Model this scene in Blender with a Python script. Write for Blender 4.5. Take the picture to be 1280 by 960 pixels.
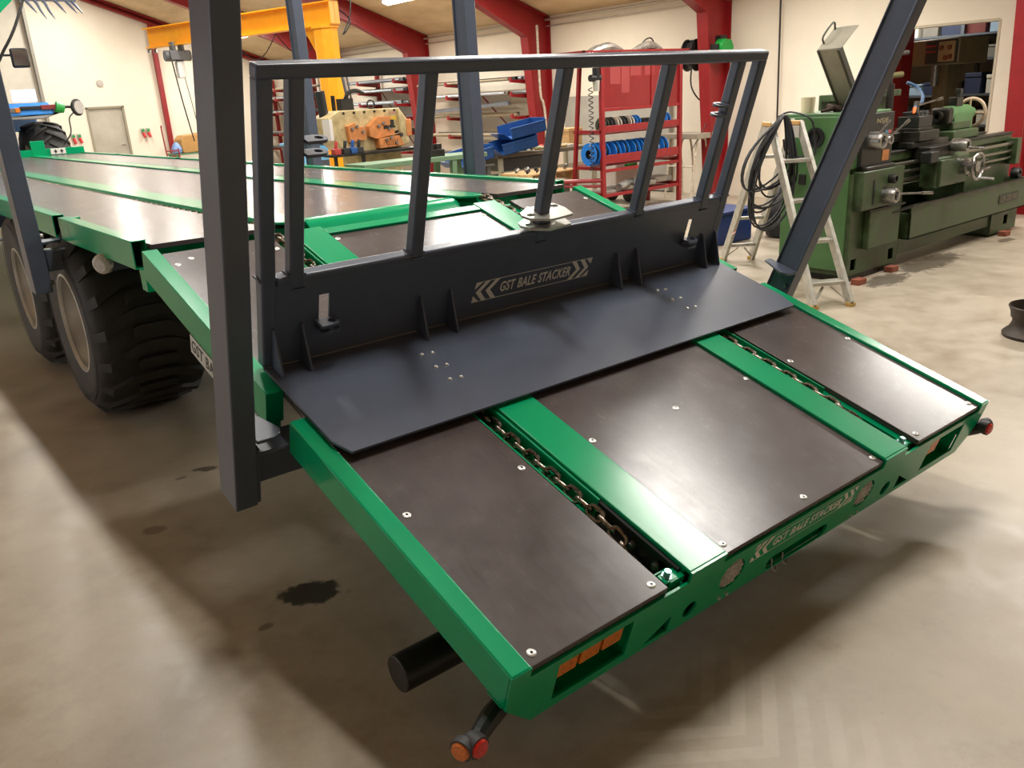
import bpy, bmesh, math, random
from mathutils import Matrix, Vector
random.seed(7)
PI = math.pi
S = bpy.context.scene
for o in list(bpy.data.objects):
    bpy.data.objects.remove(o, do_unlink=True)
COL = S.collection

# ------------------------------------------------------------------ camera
YAW, PITCH, ROLL, FPX = 0.662405, 0.334003, 0.058602, 1043.14
CAM = Vector((-0.9632, -1.3124, 1.73))
_fw = Vector((math.sin(YAW)*math.cos(PITCH), math.cos(YAW)*math.cos(PITCH), -math.sin(PITCH)))
_r = Vector((math.cos(YAW), -math.sin(YAW), 0)); _d = _fw.cross(_r)
_r2 = _r*math.cos(ROLL)+_d*math.sin(ROLL); _d2 = _d*math.cos(ROLL)-_r*math.sin(ROLL)
cd = bpy.data.cameras.new('camera'); cam = bpy.data.objects.new('camera', cd); COL.objects.link(cam)
cd.sensor_width = 36; cd.lens = 36*FPX/1280; cd.clip_start = .05; cd.clip_end = 200
_m = Matrix((_r2, -_d2, -_fw)).transposed().to_4x4(); _m.translation = CAM
cam.matrix_world = _m
S.camera = cam

# ------------------------------------------------------------------ world, light, exposure
wd = bpy.data.worlds.new('world'); S.world = wd; wd.use_nodes = True
wd.node_tree.nodes['Background'].inputs[0].default_value = (0.80, 0.89, 1.0, 1)
wd.node_tree.nodes['Background'].inputs[1].default_value = 3.3
S.view_settings.view_transform = 'Standard'; S.view_settings.look = 'None'
S.view_settings.gamma = 1; S.view_settings.use_curve_mapping = False
S.view_settings.exposure = 0.42
LAMP_POWER = 105

# ------------------------------------------------------------------ helpers
def srgb(r, g, b):
    f = lambda c: (c/255/12.92) if c/255 <= .04045 else ((c/255+.055)/1.055)**2.4
    return (f(r), f(g), f(b), 1)

class MB:
    def __init__(s, M=None): s.v = []; s.f = []; s.M = M
    def add(s, vs, fs, M=None):
        n = len(s.v)
        for p in vs:
            p = Vector(p)
            if M is not None: p = M @ p
            if s.M is not None: p = s.M @ p
            s.v.append(p)
        s.f += [tuple(i+n for i in q) for q in fs]; return s
    def box(s, x0, x1, y0, y1, z0, z1, M=None):
        vs = [(x, y, z) for z in (z0, z1) for y in (y0, y1) for x in (x0, x1)]
        return s.add(vs, [(0,2,3,1),(4,5,7,6),(0,1,5,4),(2,6,7,3),(0,4,6,2),(1,3,7,5)], M)
    def beam(s, p0, p1, w, h, up=(0,0,1)):
        p0 = Vector(p0); p1 = Vector(p1); d = (p1-p0).normalized(); up = Vector(up)
        sd = d.cross(up)
        if sd.length < 1e-4: sd = d.cross(Vector((1,0,0)))
        sd.normalize(); u2 = sd.cross(d)
        vs = [p+sd*a*w/2+u2*b*h/2 for p in (p0, p1) for b in (-1, 1) for a in (-1, 1)]
        return s.add(vs, [(0,2,3,1),(4,5,7,6),(0,1,5,4),(2,6,7,3),(0,4,6,2),(1,3,7,5)])
    def cyl(s, p0, p1, r, seg=16, r2=None, caps=True):
        return s.tube([p0, p1], r, seg, caps, [r, r if r2 is None else r2])
    def tube(s, path, r, seg=8, caps=True, rad=None, closed=False):
        path = [Vector(p) for p in path]
        if not closed and 3 <= len(path) <= 8:      # round off short bent runs (Catmull-Rom)
            q = [path[0]]+path+[path[-1]]; rd = ([rad[0]]+list(rad)+[rad[-1]]) if rad else None; np_, nr_ = [], []
            for i in range(1, len(q)-2):
                for k in range(4):
                    t = k/4; a, b, c, d = q[i-1], q[i], q[i+1], q[i+2]
                    np_.append((b*2+(c-a)*t+(a*2-b*5+c*4-d)*t*t+(b*3-a-c*3+d)*t**3)*.5)
                    if rd: nr_.append(rd[i]*(1-t)+rd[i+1]*t)
            np_.append(path[-1]); path = np_
            if rd: rad = nr_+[rd[-1]]
        n = len(path); vs = []; fs = []
        pn = None
        for i, p in enumerate(path):
            if closed: t = path[(i+1) % n]-path[i-1]
            else: t = path[min(i+1, n-1)]-path[max(i-1, 0)]
            t.normalize()
            if pn is None:
                a = Vector((0,0,1)) if abs(t.z) < .9 else Vector((1,0,0))
                pn = t.cross(a).normalized()
            else:
                pn = pn-t*pn.dot(t); pn.normalize()
            b = t.cross(pn); rr = rad[i] if rad else r
            for k in range(seg):
                an = 2*PI*k/seg; vs.append(p+pn*math.cos(an)*rr+b*math.sin(an)*rr)
        m = n if closed else n-1
        for i in range(m):
            j = (i+1) % n
            for k in range(seg):
                k2 = (k+1) % seg; fs.append((i*seg+k, i*seg+k2, j*seg+k2, j*seg+k))
        if caps and not closed:
            fs.append(tuple(range(seg-1, -1, -1))); fs.append(tuple((n-1)*seg+k for k in range(seg)))
        return s.add(vs, fs)
    def lathe(s, prof, o=(0,0,0), ax=(0,0,1), seg=24, closed=False):
        o = Vector(o); ax = Vector(ax).normalized()
        a = Vector((0,0,1)) if abs(ax.z) < .9 else Vector((1,0,0))
        e1 = ax.cross(a).normalized(); e2 = ax.cross(e1); vs = []; fs = []
        n = len(prof)
        for (r, h) in prof:
            for k in range(seg):
                an = 2*PI*k/seg; vs.append(o+ax*h+(e1*math.cos(an)+e2*math.sin(an))*max(r, 1e-5))
        for i in range(n if closed else n-1):
            j = (i+1) % n
            for k in range(seg):
                k2 = (k+1) % seg; fs.append((i*seg+k, i*seg+k2, j*seg+k2, j*seg+k))
        return s.add(vs, fs)
    def prism(s, poly, z0, z1, M=None):
        n = len(poly); vs = [(x, y, z0) for x, y in poly]+[(x, y, z1) for x, y in poly]
        fs = [tuple(range(n-1, -1, -1)), tuple(range(n, 2*n))]
        fs += [(i, (i+1) % n, n+(i+1) % n, n+i) for i in range(n)]
        return s.add(vs, fs, M)
    def mesh(s, me, M=None):
        return s.add([v.co for v in me.vertices], [tuple(p.vertices) for p in me.polygons], M)

def meshdata(name, mb, mat, smooth=32):
    me = bpy.data.meshes.new(name); me.from_pydata([tuple(v) for v in mb.v], [], mb.f)
    bm = bmesh.new(); bm.from_mesh(me); bmesh.ops.recalc_face_normals(bm, faces=bm.faces)
    bm.to_mesh(me); bm.free()
    if smooth:
        me.polygons.foreach_set('use_smooth', [True]*len(me.polygons)); me.set_sharp_from_angle(angle=math.radians(smooth))
    if mat: me.materials.append(mat)
    return me
ROOT = {}
def setpar(o, p):
    if p is None: return
    o.parent = p
    if p.name in ROOT: o.matrix_parent_inverse = Matrix.Translation(-ROOT[p.name])
def obj(name, mb, mat, parent=None, bevel=0, smooth=32, label=None, seg=2):
    o = bpy.data.objects.new(name, meshdata(name, mb, mat, smooth)); COL.objects.link(o); setpar(o, parent)
    if bevel:
        b = o.modifiers.new('bevel', 'BEVEL'); b.width = bevel; b.segments = seg; b.limit_method = 'ANGLE'; b.angle_limit = math.radians(35)
    if label: o['label'] = label
    return o
def inst(name, me, M, parent=None):
    o = bpy.data.objects.new(name, me); COL.objects.link(o); setpar(o, parent); o.matrix_basis = M; return o
def tag(o, label, cat, group=None):
    o['label'] = label; o['category'] = cat
    if group: o['group'] = group
    return o
def thing(name, label, cat, loc=(0,0,0), group=None):
    o = bpy.data.objects.new(name, None); COL.objects.link(o); o.location = loc; ROOT[o.name] = Vector(loc)
    o.empty_display_size = .1
    return tag(o, label, cat, group)
def struct(name, mb, mat, smooth=0, bevel=0):
    o = obj(name, mb, mat, None, bevel, smooth); o['kind'] = 'structure'; return o
T = Matrix.Translation
def frame(o, x, y):
    """matrix with local x -> x, local y -> y, local z -> x cross y"""
    x = Vector(x).normalized(); y = Vector(y).normalized(); z = x.cross(y)
    M = Matrix((x, y, z)).transposed().to_4x4(); M.translation = Vector(o); return M
def rect(x0, x1, y0, y1): return [(x0,y0),(x1,y0),(x1,y1),(x0,y1)]
def circ(cx, cy, r, n=20): return [(cx+r*math.cos(2*PI*k/n), cy+r*math.sin(2*PI*k/n)) for k in range(n)]
def slot(x0, x1, y0, y1, n=8):
    r = (y1-y0)/2; cy = (y0+y1)/2
    return ([(x1-r+r*math.cos(-PI/2+PI*k/n), cy+r*math.sin(-PI/2+PI*k/n)) for k in range(n+1)] +
            [(x0+r+r*math.cos(PI/2+PI*k/n), cy+r*math.sin(PI/2+PI*k/n)) for k in range(n+1)])
def plate(polys, z0, z1):
    """flat plate: first outline, then its holes -> mesh (local xy, thickness z0..z1)"""
    cu = bpy.data.curves.new('c', 'CURVE'); cu.dimensions = '2D'; cu.fill_mode = 'BOTH'; cu.extrude = (z1-z0)/2
    for pl in polys:
        sp = cu.splines.new('POLY'); sp.points.add(len(pl)-1); sp.use_cyclic_u = True
        for q, (x, y) in zip(sp.points, pl): q.co = (x, y, 0, 1)
    o = bpy.data.objects.new('c', cu); me = bpy.data.meshes.new_from_object(o)
    me.transform(T((0, 0, (z0+z1)/2)))
    bpy.data.objects.remove(o); bpy.data.curves.remove(cu); return me
def textmesh(body, x0, x1, y0, y1, ext=.0008, shear=0, bold=0.0):
    cu = bpy.data.curves.new('t', 'FONT'); cu.body = body; cu.size = 1; cu.shear = shear; cu.offset = bold; cu.extrude = .01
    cu.resolution_u = 3; cu.space_character = 1.08; cu.space_word = 1.15
    o = bpy.data.objects.new('t', cu); me = bpy.data.meshes.new_from_object(o)
    xs = [v.co.x for v in me.vertices]; ys = [v.co.y for v in me.vertices]
    ax, bx, ay, by = min(xs), max(xs), min(ys), max(ys)
    for v in me.vertices:
        v.co = (x0+(v.co.x-ax)/(bx-ax)*(x1-x0), y0+(v.co.y-ay)/(by-ay)*(y1-y0), (v.co.z/.01)*ext+ext)
    bpy.data.objects.remove(o); bpy.data.curves.remove(cu); return me

# ------------------------------------------------------------------ materials
MATS = {}
def mat(name, col, rough=.5, metal=0, var=.0, scale=6, bump=0, bscale=40, rvar=0, stretch=None, col2=None, coat=0, emit=0, spec=.5, trans=0):
    if name in MATS: return MATS[name]
    m = bpy.data.materials.new(name); m.use_nodes = True; nt = m.node_tree; N = nt.nodes; L = nt.links
    b = N['Principled BSDF']; b.inputs['Roughness'].default_value = rough; b.inputs['Metallic'].default_value = metal
    b.inputs['Specular IOR Level'].default_value = spec
    if coat: b.inputs['Coat Weight'].default_value = coat; b.inputs['Coat Roughness'].default_value = .08
    if trans: b.inputs['Transmission Weight'].default_value = trans
    c = srgb(*col)
    tc = N.new('ShaderNodeTexCoord'); mp = N.new('ShaderNodeMapping'); L.new(tc.outputs['Object'], mp.inputs[0])
    if stretch: mp.inputs['Scale'].default_value = stretch
    nz = N.new('ShaderNodeTexNoise'); nz.inputs['Scale'].default_value = scale; nz.inputs['Detail'].default_value = 6
    nz.inputs['Roughness'].default_value = .62
    L.new(mp.outputs[0], nz.inputs[0])
    mx = N.new('ShaderNodeMix'); mx.data_type = 'RGBA'
    if col2: ca, cb = srgb(*col2), c
    else: ca = tuple(max(0, x*(1-var)) for x in c[:3])+(1,); cb = tuple(min(1, x*(1+var)) for x in c[:3])+(1,)
    mx.inputs[6].default_value = ca; mx.inputs[7].default_value = cb
    rp = N.new('ShaderNodeMapRange'); rp.inputs[1].default_value = .32; rp.inputs[2].default_value = .68
    L.new(nz.outputs[0], rp.inputs[0]); L.new(rp.outputs[0], mx.inputs[0]); L.new(mx.outputs[2], b.inputs['Base Color'])
    if rvar:
        rr = N.new('ShaderNodeMapRange'); rr.inputs[1].default_value = .3; rr.inputs[2].default_value = .7
        rr.inputs[3].default_value = max(.02, rough-rvar); rr.inputs[4].default_value = min(1, rough+rvar)
        L.new(nz.outputs[0], rr.inputs[0]); L.new(rr.outputs[0], b.inputs['Roughness'])
    if bump:
        n2 = N.new('ShaderNodeTexNoise'); n2.inputs['Scale'].default_value = bscale; n2.inputs['Detail'].default_value = 4
        L.new(mp.outputs[0], n2.inputs[0]); bp = N.new('ShaderNodeBump'); bp.inputs['Strength'].default_value = bump
        bp.inputs['Distance'].default_value = .01
        L.new(n2.outputs[0], bp.inputs['Height']); L.new(bp.outputs[0], b.inputs['Normal'])
    if emit:
        b.inputs['Emission Color'].default_value = c; b.inputs['Emission Strength'].default_value = emit
    MATS[name] = m; return m
GREEN = mat('green_paint', (0, 156, 104), .2, var=.05, scale=5, bump=.015, bscale=60, spec=.32)
DARK = mat('anthracite_paint', (80, 88, 105), .32, var=.06, scale=9, bump=.05, bscale=160)
DARK2 = DARK
ZINC = mat('zinc', (205, 205, 200), .35, .7, var=.1, scale=30)
STEEL = mat('bare_steel', (150, 148, 145), .32, .9, var=.25, scale=25, rvar=.1)
CHAIN = mat('chain_steel', (140, 130, 120), .3, 1, var=.45, scale=40, rvar=.12)
RUBBER = mat('tyre_rubber', (44, 43, 41), .62, var=.25, scale=12, bump=.15, bscale=70)
LUGM = RUBBER
RIM = mat('rim_silver', (190, 190, 186), .34, .55, var=.08, scale=10)
BLACK = mat('black_plastic', (24, 24, 25), .45, var=.2)
RED = mat('red_steel_paint', (142, 26, 30), .42, var=.12, scale=7)
REDRACK = mat('red_rack_paint', (140, 30, 34), .42, var=.15, scale=12)
YEL = mat('crane_yellow', (250, 170, 24), .38, var=.06, scale=8)
WHITEW = mat('white_wall', (234, 225, 206), .75, var=.035, scale=1.6, bump=.1, bscale=30)
ENDW = WHITEW
LG = mat('lathe_green', (70, 92, 56), .45, col2=(40, 50, 30), scale=7, rvar=.15)
LG2 = mat('lathe_green_clean', (74, 114, 68), .42, var=.1, scale=5)
OILY = mat('oily_iron', (50, 48, 42), .45, .4, col2=(26, 24, 20), scale=12, rvar=.15)
ALU = mat('ladder_aluminium', (196, 194, 184), .45, .35, col2=(160, 156, 146), scale=14)
WOOD = mat('pale_wood', (196, 158, 108), .65, var=.15, scale=6, stretch=(1, 1, 8))
CARD = mat('cardboard', (186, 142, 84), .8, var=.1)
BLUE = mat('spool_blue', (24, 118, 210), .4, var=.08)
BINB = mat('bin_blue', (34, 84, 150), .45, var=.1)
TRB = mat('tractor_blue', (44, 136, 226), .3, var=.05)
AMBER = mat('amber_lens', (226, 120, 20), .3, var=.5, scale=160, bump=.3, bscale=200)
REDL = mat('red_lens', (210, 36, 30), .2, var=.3, scale=150)
CLEARL = mat('lamp_lens', (186, 184, 180), .18, .1, var=.25, scale=90)
SIGN = mat('silver_print', (222, 222, 214), .5, var=.05)
CREAMM = mat('machine_cream', (206, 188, 140), .5, col2=(160, 140, 96), scale=9)
ORANGE = mat('machine_orange', (200, 128, 70), .5, var=.2, scale=12)
BENCHG = mat('bench_green', (98, 128, 98), .55, var=.15)
WPIPE = mat('chipped_white_pipe', (226, 218, 202), .5, col2=(180, 160, 130), scale=25)
GREYP = mat('grey_panel', (160, 156, 146), .6, var=.08, scale=4)
DOORG = mat('door_grey', (186, 180, 164), .5, col2=(160, 154, 138), scale=1.6)

def nodes_mat(name):
    m = bpy.data.materials.new(name); m.use_nodes = True
    return m, m.node_tree.nodes, m.node_tree.links, m.node_tree.nodes['Principled BSDF']
def noise(N, L, src, scale, detail=6, rough=.6):
    n = N.new('ShaderNodeTexNoise'); n.inputs['Scale'].default_value = scale; n.inputs['Detail'].default_value = detail
    n.inputs['Roughness'].default_value = rough; L.new(src, n.inputs[0]); return n.outputs[0]
def mrange(N, L, src, a, b, c=0, d=1, smooth=False):
    r = N.new('ShaderNodeMapRange'); r.interpolation_type = 'SMOOTHSTEP' if smooth else 'LINEAR'
    for i, x in zip((1, 2, 3, 4), (a, b, c, d)): r.inputs[i].default_value = x
    L.new(src, r.inputs[0]); return r.outputs[0]
def mixc(N, L, fac, a, b, mode='MIX'):
    x = N.new('ShaderNodeMix'); x.data_type = 'RGBA'; x.blend_type = mode
    for s, i in ((fac, 0), (a, 6), (b, 7)):
        if hasattr(s, 'is_linked'): L.new(s, x.inputs[i])
        else: x.inputs[i].default_value = s
    return x.outputs[2]
def mth(N, L, op, a, b=None, c=None):
    m = N.new('ShaderNodeMath'); m.operation = op
    for i, s in enumerate((a, b, c)):
        if s is None: continue
        if hasattr(s, 'is_linked'): L.new(s, m.inputs[i])
        else: m.inputs[i].default_value = s
    return m.outputs[0]

def concrete():
    m, N, L, b = nodes_mat('concrete_floor')
    tc = N.new('ShaderNodeTexCoord'); P = tc.outputs['Object']
    n1 = noise(N, L, P, .55, 8, .65); n2 = noise(N, L, P, 4, 8, .7); n3 = noise(N, L, P, 45, 4, .7)
    c = mixc(N, L, mrange(N, L, n1, .36, .64), srgb(148, 135, 117), srgb(178, 167, 149))
    c = mixc(N, L, mrange(N, L, n2, .42, .75, 0, .55), c, srgb(194, 184, 167))
    c = mixc(N, L, mrange(N, L, n2, .42, .25, 0, .5), c, srgb(128, 112, 90))
    c = mixc(N, L, mrange(N, L, n3, .36, .28, 0, .35), c, srgb(96, 84, 70))
    sx = N.new('ShaderNodeSeparateXYZ'); L.new(P, sx.inputs[0]); X, Y = sx.outputs[0], sx.outputs[1]
    wob = mrange(N, L, noise(N, L, P, 16, 4), .3, .7, -.3, .3)
    def stain(cx, cy, rx, ry, ang, col, s):
        nonlocal c
        dx = mth(N, L, 'SUBTRACT', X, cx); dy = mth(N, L, 'SUBTRACT', Y, cy); ca, sa = math.cos(ang), math.sin(ang)
        u = mth(N, L, 'ADD', mth(N, L, 'MULTIPLY', dx, ca/rx), mth(N, L, 'MULTIPLY', dy, sa/rx))
        v = mth(N, L, 'ADD', mth(N, L, 'MULTIPLY', dx, -sa/ry), mth(N, L, 'MULTIPLY', dy, ca/ry))
        r = mth(N, L, 'SQRT', mth(N, L, 'ADD', mth(N, L, 'MULTIPLY', u, u), mth(N, L, 'MULTIPLY', v, v)))
        r = mth(N, L, 'ADD', r, wob)
        k = mrange(N, L, r, .75, 1.1, s, 0, True); c = mixc(N, L, k, c, srgb(*col)); return k
    k1 = stain(.075, 1.33, .13, .085, -.55, (52, 47, 42), .95)
    stain(-.135, 1.241, .03, .02, 0, (70, 60, 50), .6); stain(-.199, 2.284, .06, .04, -.5, (98, 86, 72), .6)
    stain(.203, 2.774, .06, .035, -.5, (60, 52, 44), .8); stain(.063, 2.756, .03, .015, 0, (80, 66, 54), .6)
    stain(7.0, 2.35, .6, .17, .05, (64, 56, 42), .75); stain(8.5, 2.28, .18, .06, .05, (70, 60, 46), .7)
    stain(6.1, 2.3, .35, .14, .1, (60, 54, 44), .7)
    # tyre print
    ph = mth(N, L, 'SUBTRACT', Y, mth(N, L, 'MULTIPLY', mth(N, L, 'ABSOLUTE', mth(N, L, 'SUBTRACT', X, .66)), .75))
    fr = mth(N, L, 'FRACT', mth(N, L, 'MULTIPLY', mth(N, L, 'ADD', ph, 10.02), 1/.11))
    st = mrange(N, L, mth(N, L, 'ABSOLUTE', mth(N, L, 'SUBTRACT', fr, .5)), .2, .27, 1, 0, True)
    mk = mrange(N, L, mth(N, L, 'ABSOLUTE', mth(N, L, 'SUBTRACT', X, .66)), .22, .33, 1, 0, True)
    mk = mth(N, L, 'MULTIPLY', mk, mrange(N, L, Y, -.75, -.3, 0, 1)); mk = mth(N, L, 'MULTIPLY', mk, mrange(N, L, Y, -.02, .14, 1, 0))
    mk = mth(N, L, 'MULTIPLY', mk, mrange(N, L, n2, .35, .6, .2, .75)); 
    c = mixc(N, L, mth(N, L, 'MULTIPLY', mth(N, L, 'MULTIPLY', st, mk), .55), c, srgb(200, 191, 176))
    L.new(c, b.inputs['Base Color'])
    L.new(mrange(N, L, n2, .3, .7, .30, .52), b.inputs['Roughness'])
    bp = N.new('ShaderNodeBump'); bp.inputs['Strength'].default_value = .12; bp.inputs['Distance'].default_value = .01
    L.new(n2, bp.inputs['Height']); L.new(bp.outputs[0], b.inputs['Normal'])
    return m
def plywood_deck(name, M=None):
    """brown film-faced plywood with scuffs, grain along the trailer"""
    m, N, L, b = nodes_mat(name)
    tc = N.new('ShaderNodeTexCoord'); mp = N.new('ShaderNodeMapping'); L.new(tc.outputs['Object'], mp.inputs[0])
    P = mp.outputs[0]
    gr = N.new('ShaderNodeMapping'); gr.inputs['Scale'].default_value = (16, 1.1, 6); L.new(P, gr.inputs[0])
    g = noise(N, L, gr.outputs[0], 5, 6, .7); n1 = noise(N, L, P, 2.2, 6, .6); n2 = noise(N, L, P, 9, 6, .75)
    c = mixc(N, L, mrange(N, L, n1, .35, .65), srgb(74, 66, 66), srgb(94, 86, 86))
    c = mixc(N, L, mrange(N, L, g, .3, .7, .0, .42), c, srgb(58, 51, 51))
    c = mixc(N, L, mrange(N, L, n2, .5, .85, 0, .22), c, srgb(112, 102, 98))
    L.new(c, b.inputs['Base Color'])
    r = mth(N, L, 'ADD', mrange(N, L, g, .3, .7, .2, .26), mrange(N, L, n2, .35, .8, 0, .05)); L.new(r, b.inputs['Roughness'])
    bp = N.new('ShaderNodeBump'); bp.inputs['Strength'].default_value = .035; bp.inputs['Distance'].default_value = .004; b.inputs['Specular IOR Level'].default_value = .42
    L.new(g, bp.inputs['Height']); L.new(bp.outputs[0], b.inputs['Normal'])
    return m
FLOOR = concrete(); PLY = plywood_deck('film_faced_plywood')
CEIL = mat('plywood_ceiling', (214, 190, 152), .7, col2=(186, 160, 122), scale=2.2, stretch=(1, .35, 1))
DARKROOM = mat('store_wall', (180, 172, 156), .8, var=.06)

# ------------------------------------------------------------------ the building
WX, EY, EAVE, SL, LX, FY = 10.3, 23.95, 3.06, .355, -8.1, -9.0   # right wall, end wall, eave, roof slope, left wall, front wall
RX = (WX+LX)/2; RZ = EAVE+SL*(WX-RX)
def roof(x): return EAVE+SL*(WX-x) if x > RX else EAVE+SL*(x-LX)
struct('floor', MB().box(LX-.2, 15.2, FY-.2, EY+.2, -.2, 0), FLOOR)
DY0, DY1, DZ = 3.36, 4.75, 2.24     # doorway in the right wall
w = MB()
w.box(WX, WX+.18, FY, DY0, 0, EAVE+.02); w.box(WX, WX+.18, DY1, EY+.2, 0, EAVE+.02); w.box(WX, WX+.18, DY0, DY1, DZ, EAVE+.02)
struct('wall_right', w, WHITEW)
# end wall with roller gate opening and personnel door opening
w = MB(); mp_ = frame((0, EY, 0), (1, 0, 0), (0, 0, 1))
gx0, gx1, gz = -.6, 3.95, 4.75; px0, px1, pz = 4.97, 5.87, 1.98
for pl in ([(LX,0),(gx0,0),(gx0,roof(gx0)),(LX,EAVE)], [(gx0,gz),(gx1,gz),(gx1,roof(gx1)),(RX,RZ),(gx0,roof(gx0))],
           [(gx1,0),(px0,0),(px0,roof(px0)),(gx1,roof(gx1))], [(px0,pz),(px1,pz),(px1,roof(px1)),(px0,roof(px0))],
           [(px1,0),(WX+.18,0),(WX+.18,EAVE-.06),(px1,roof(px1))]):
    w.prism(pl, -.2, 0, mp_)
struct('wall_end', w, ENDW)
# left wall with a row of windows; glass lets daylight in
w = MB(); w.box(LX-.2, LX, FY, EY, 0, 1.1); w.box(LX-.2, LX, FY, EY, 2.7, EAVE+.02)
wy = [(-7.5+4.1*k, -4.3+4.1*k) for k in range(2, 6)]
ys = [FY]+[y for p in wy for y in p]+[EY]
for i in range(0, len(ys), 2): w.box(LX-.2, LX, ys[i], ys[i+1], 1.1, 2.7)
struct('wall_left', w, WHITEW)
GLASS = mat('window_glass', (240, 246, 250), .05, trans=1, spec=.3)
for k, (a, bb) in enumerate(wy):
    wn = struct('window_%d_offscreen' % (k+1), MB().box(LX-.12, LX-.06, a, bb, 1.1, 1.18).box(LX-.12, LX-.06, a, bb, 2.62, 2.7).box(LX-.12, LX-.06, a, a+.07, 1.1, 2.7).box(LX-.12, LX-.06, bb-.07, bb, 1.1, 2.7).box(LX-.12, LX-.06, (a+bb)/2-.03, (a+bb)/2+.03, 1.1, 2.7), mat('window_frame', (220, 220, 215), .5))
w = MB(); mp2 = frame((0, FY, 0), (1, 0, 0), (0, 0, 1))
w.prism([(LX-.2,0),(WX+.18,0),(WX+.18,EAVE),(RX,RZ),(LX-.2,EAVE)], 0, .2, mp2)
struct('wall_front', w, ENDW)
# roof: boarded underside
w = MB(); 
def roofquad(x0, x1, y0, y1): 
    w.add([(x, y, roof(x)+dz) for dz in (0, .16) for (x, y) in ((x0,y0),(x1,y0),(x1,y1),(x0,y1))], [(3,2,1,0),(4,5,6,7),(0,1,5,4),(1,2,6,5),(2,3,7,6),(3,0,4,7)])
roofquad(RX, WX+.4, FY-.2, EY+.2); roofquad(LX-.4, RX, FY-.2, EY+.2)
struct('ceiling', w, CEIL)
# portal frames: tapered red columns and rafters
COLY = [-5.3, -1.2, 2.86, 7.29, 11.4, 15.5, 19.6]
t = 0
for y in COLY:
    for sgn in (1, -1):
        t += 1
        fx = (lambda x: x) if sgn == 1 else (lambda x: WX+LX-x)
        M = frame((0, y+.11, 0), (1, 0, 0), (0, 0, 1))
        # web outline (right half): column outer wall, eave, ridge, underside, knee
        web = [(WX-.02, 0), (WX-.02, EAVE-.02), (RX, RZ-.01), (RX, RZ-.36), (8.6, roof(8.6)-.40), (9.72, 2.72), (WX-.34, .0)]
        pw = [(fx(a), bb) for a, bb in web]
        mb = MB(); mb.prism(pw, .08, .10, M)
        # flanges
        for i, j in ((0, 1), (1, 2), (3, 4), (4, 5), (5, 6)):
            a, bb = Vector((fx(web[i][0]), y+.02, web[i][1])), Vector((fx(web[j][0]), y+.02, web[j][1]))
            d = (bb-a).normalized(); mb.beam(a, bb, .2, .016, up=d.cross(Vector((0, 1, 0))))
        struct('trim_%d' % t, mb, RED)
# gable rafter and eaves conduit
mb = MB()
for sgn in (1, -1):
    fx = (lambda x: x) if sgn == 1 else (lambda x: WX+LX-x)
    for dz in (.04, .17): mb.beam((fx(WX), EY-.09, EAVE-dz), (fx(RX), EY-.09, RZ-dz), .16, .05)
    mb.beam((fx(WX), EY-.03, EAVE-.1), (fx(RX), EY-.03, RZ-.1), .02, .16)
mb.beam((6.98, EY-.06, 0), (6.98, EY-.06, roof(6.98)-.15), .12, .12)
struct('trim_15', mb, RED)
struct('trim_16', MB().cyl((WX-.05, FY, EAVE-.06), (WX-.05, EY, EAVE-.06), .022, 8).cyl((WX-.03, FY, EAVE-.17), (WX-.03, EY, EAVE-.17), .014, 6), mat('galvanised_conduit', (190, 184, 172), .45, .5))
# personnel door
d = struct('door_1', MB().box(px0, px1, EY+.04, EY+.09, 0, pz), DOORG)
obj('door_frame', MB().box(px0-.04, px0+.015, EY-.02, EY+.1, 0, pz+.02).box(px1-.015, px1+.04, EY-.02, EY+.1, 0, pz+.02).box(px0-.04, px1+.04, EY-.02, EY+.1, pz-.01, pz+.04), mat('door_trim', (150, 142, 122), .5), d)
obj('handle', MB().cyl((px1-.1, EY+.04, 1.0), (px1-.1, EY-.03, 1.0), .012, 8).cyl((px1-.1, EY-.03, 1.0), (px1-.22, EY-.03, 1.0), .012, 8), STEEL, d)
# sectional gate made of panels with a window row
d = struct('door_2', MB().box(gx1-.02, gx1+.05, EY-.12, EY+.02, 0, gz+.1).box(gx0-.05, gx0+.02, EY-.12, EY+.02, 0, gz+.1).box(gx0, gx1, EY-.1, EY+.02, gz-.02, gz+.1), mat('gate_track', (150, 146, 136), .45, .4))
gm = mat('gate_panel', (214, 208, 192), .55, var=.04)
nph = 9; ph_ = gz/nph
pme = {}
for k in range(nph):
    z0 = k*ph_
    if k == 4:
        n = 6; ww = (gx1-gx0)/n; polys = [rect(gx0, gx1, z0+.005, z0+ph_-.005)]+[rect(gx0+ww*i+.1, gx0+ww*(i+1)-.1, z0+.12, z0+ph_-.12) for i in range(n)]
        o = obj('gate_panel', MB().mesh(plate(polys, -.02, .02), frame((0, EY+.06, 0), (1,0,0), (0,0,1))), gm, d)
        for i in range(n):
            obj('pane', MB().box(gx0+ww*i+.09, gx0+ww*(i+1)-.09, EY+.055, EY+.06, z0+.11, z0+ph_-.11), GLASS, o)
    else:
        obj('gate_panel', MB().box(gx0, gx1, EY+.04, EY+.08, z0+.006, z0+ph_-.006).box(gx0, gx1, EY+.045, EY+.08, z0-.006, z0+.006), gm, d)
# wall vent
struct('trim_17', MB().cyl((5.42, EY, 2.6), (5.42, EY-.03, 2.6), .09, 20).cyl((5.42, EY-.03, 2.6), (5.42, EY-.045, 2.6), .07, 20), mat('vent_grey', (188, 178, 170), .6))
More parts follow.
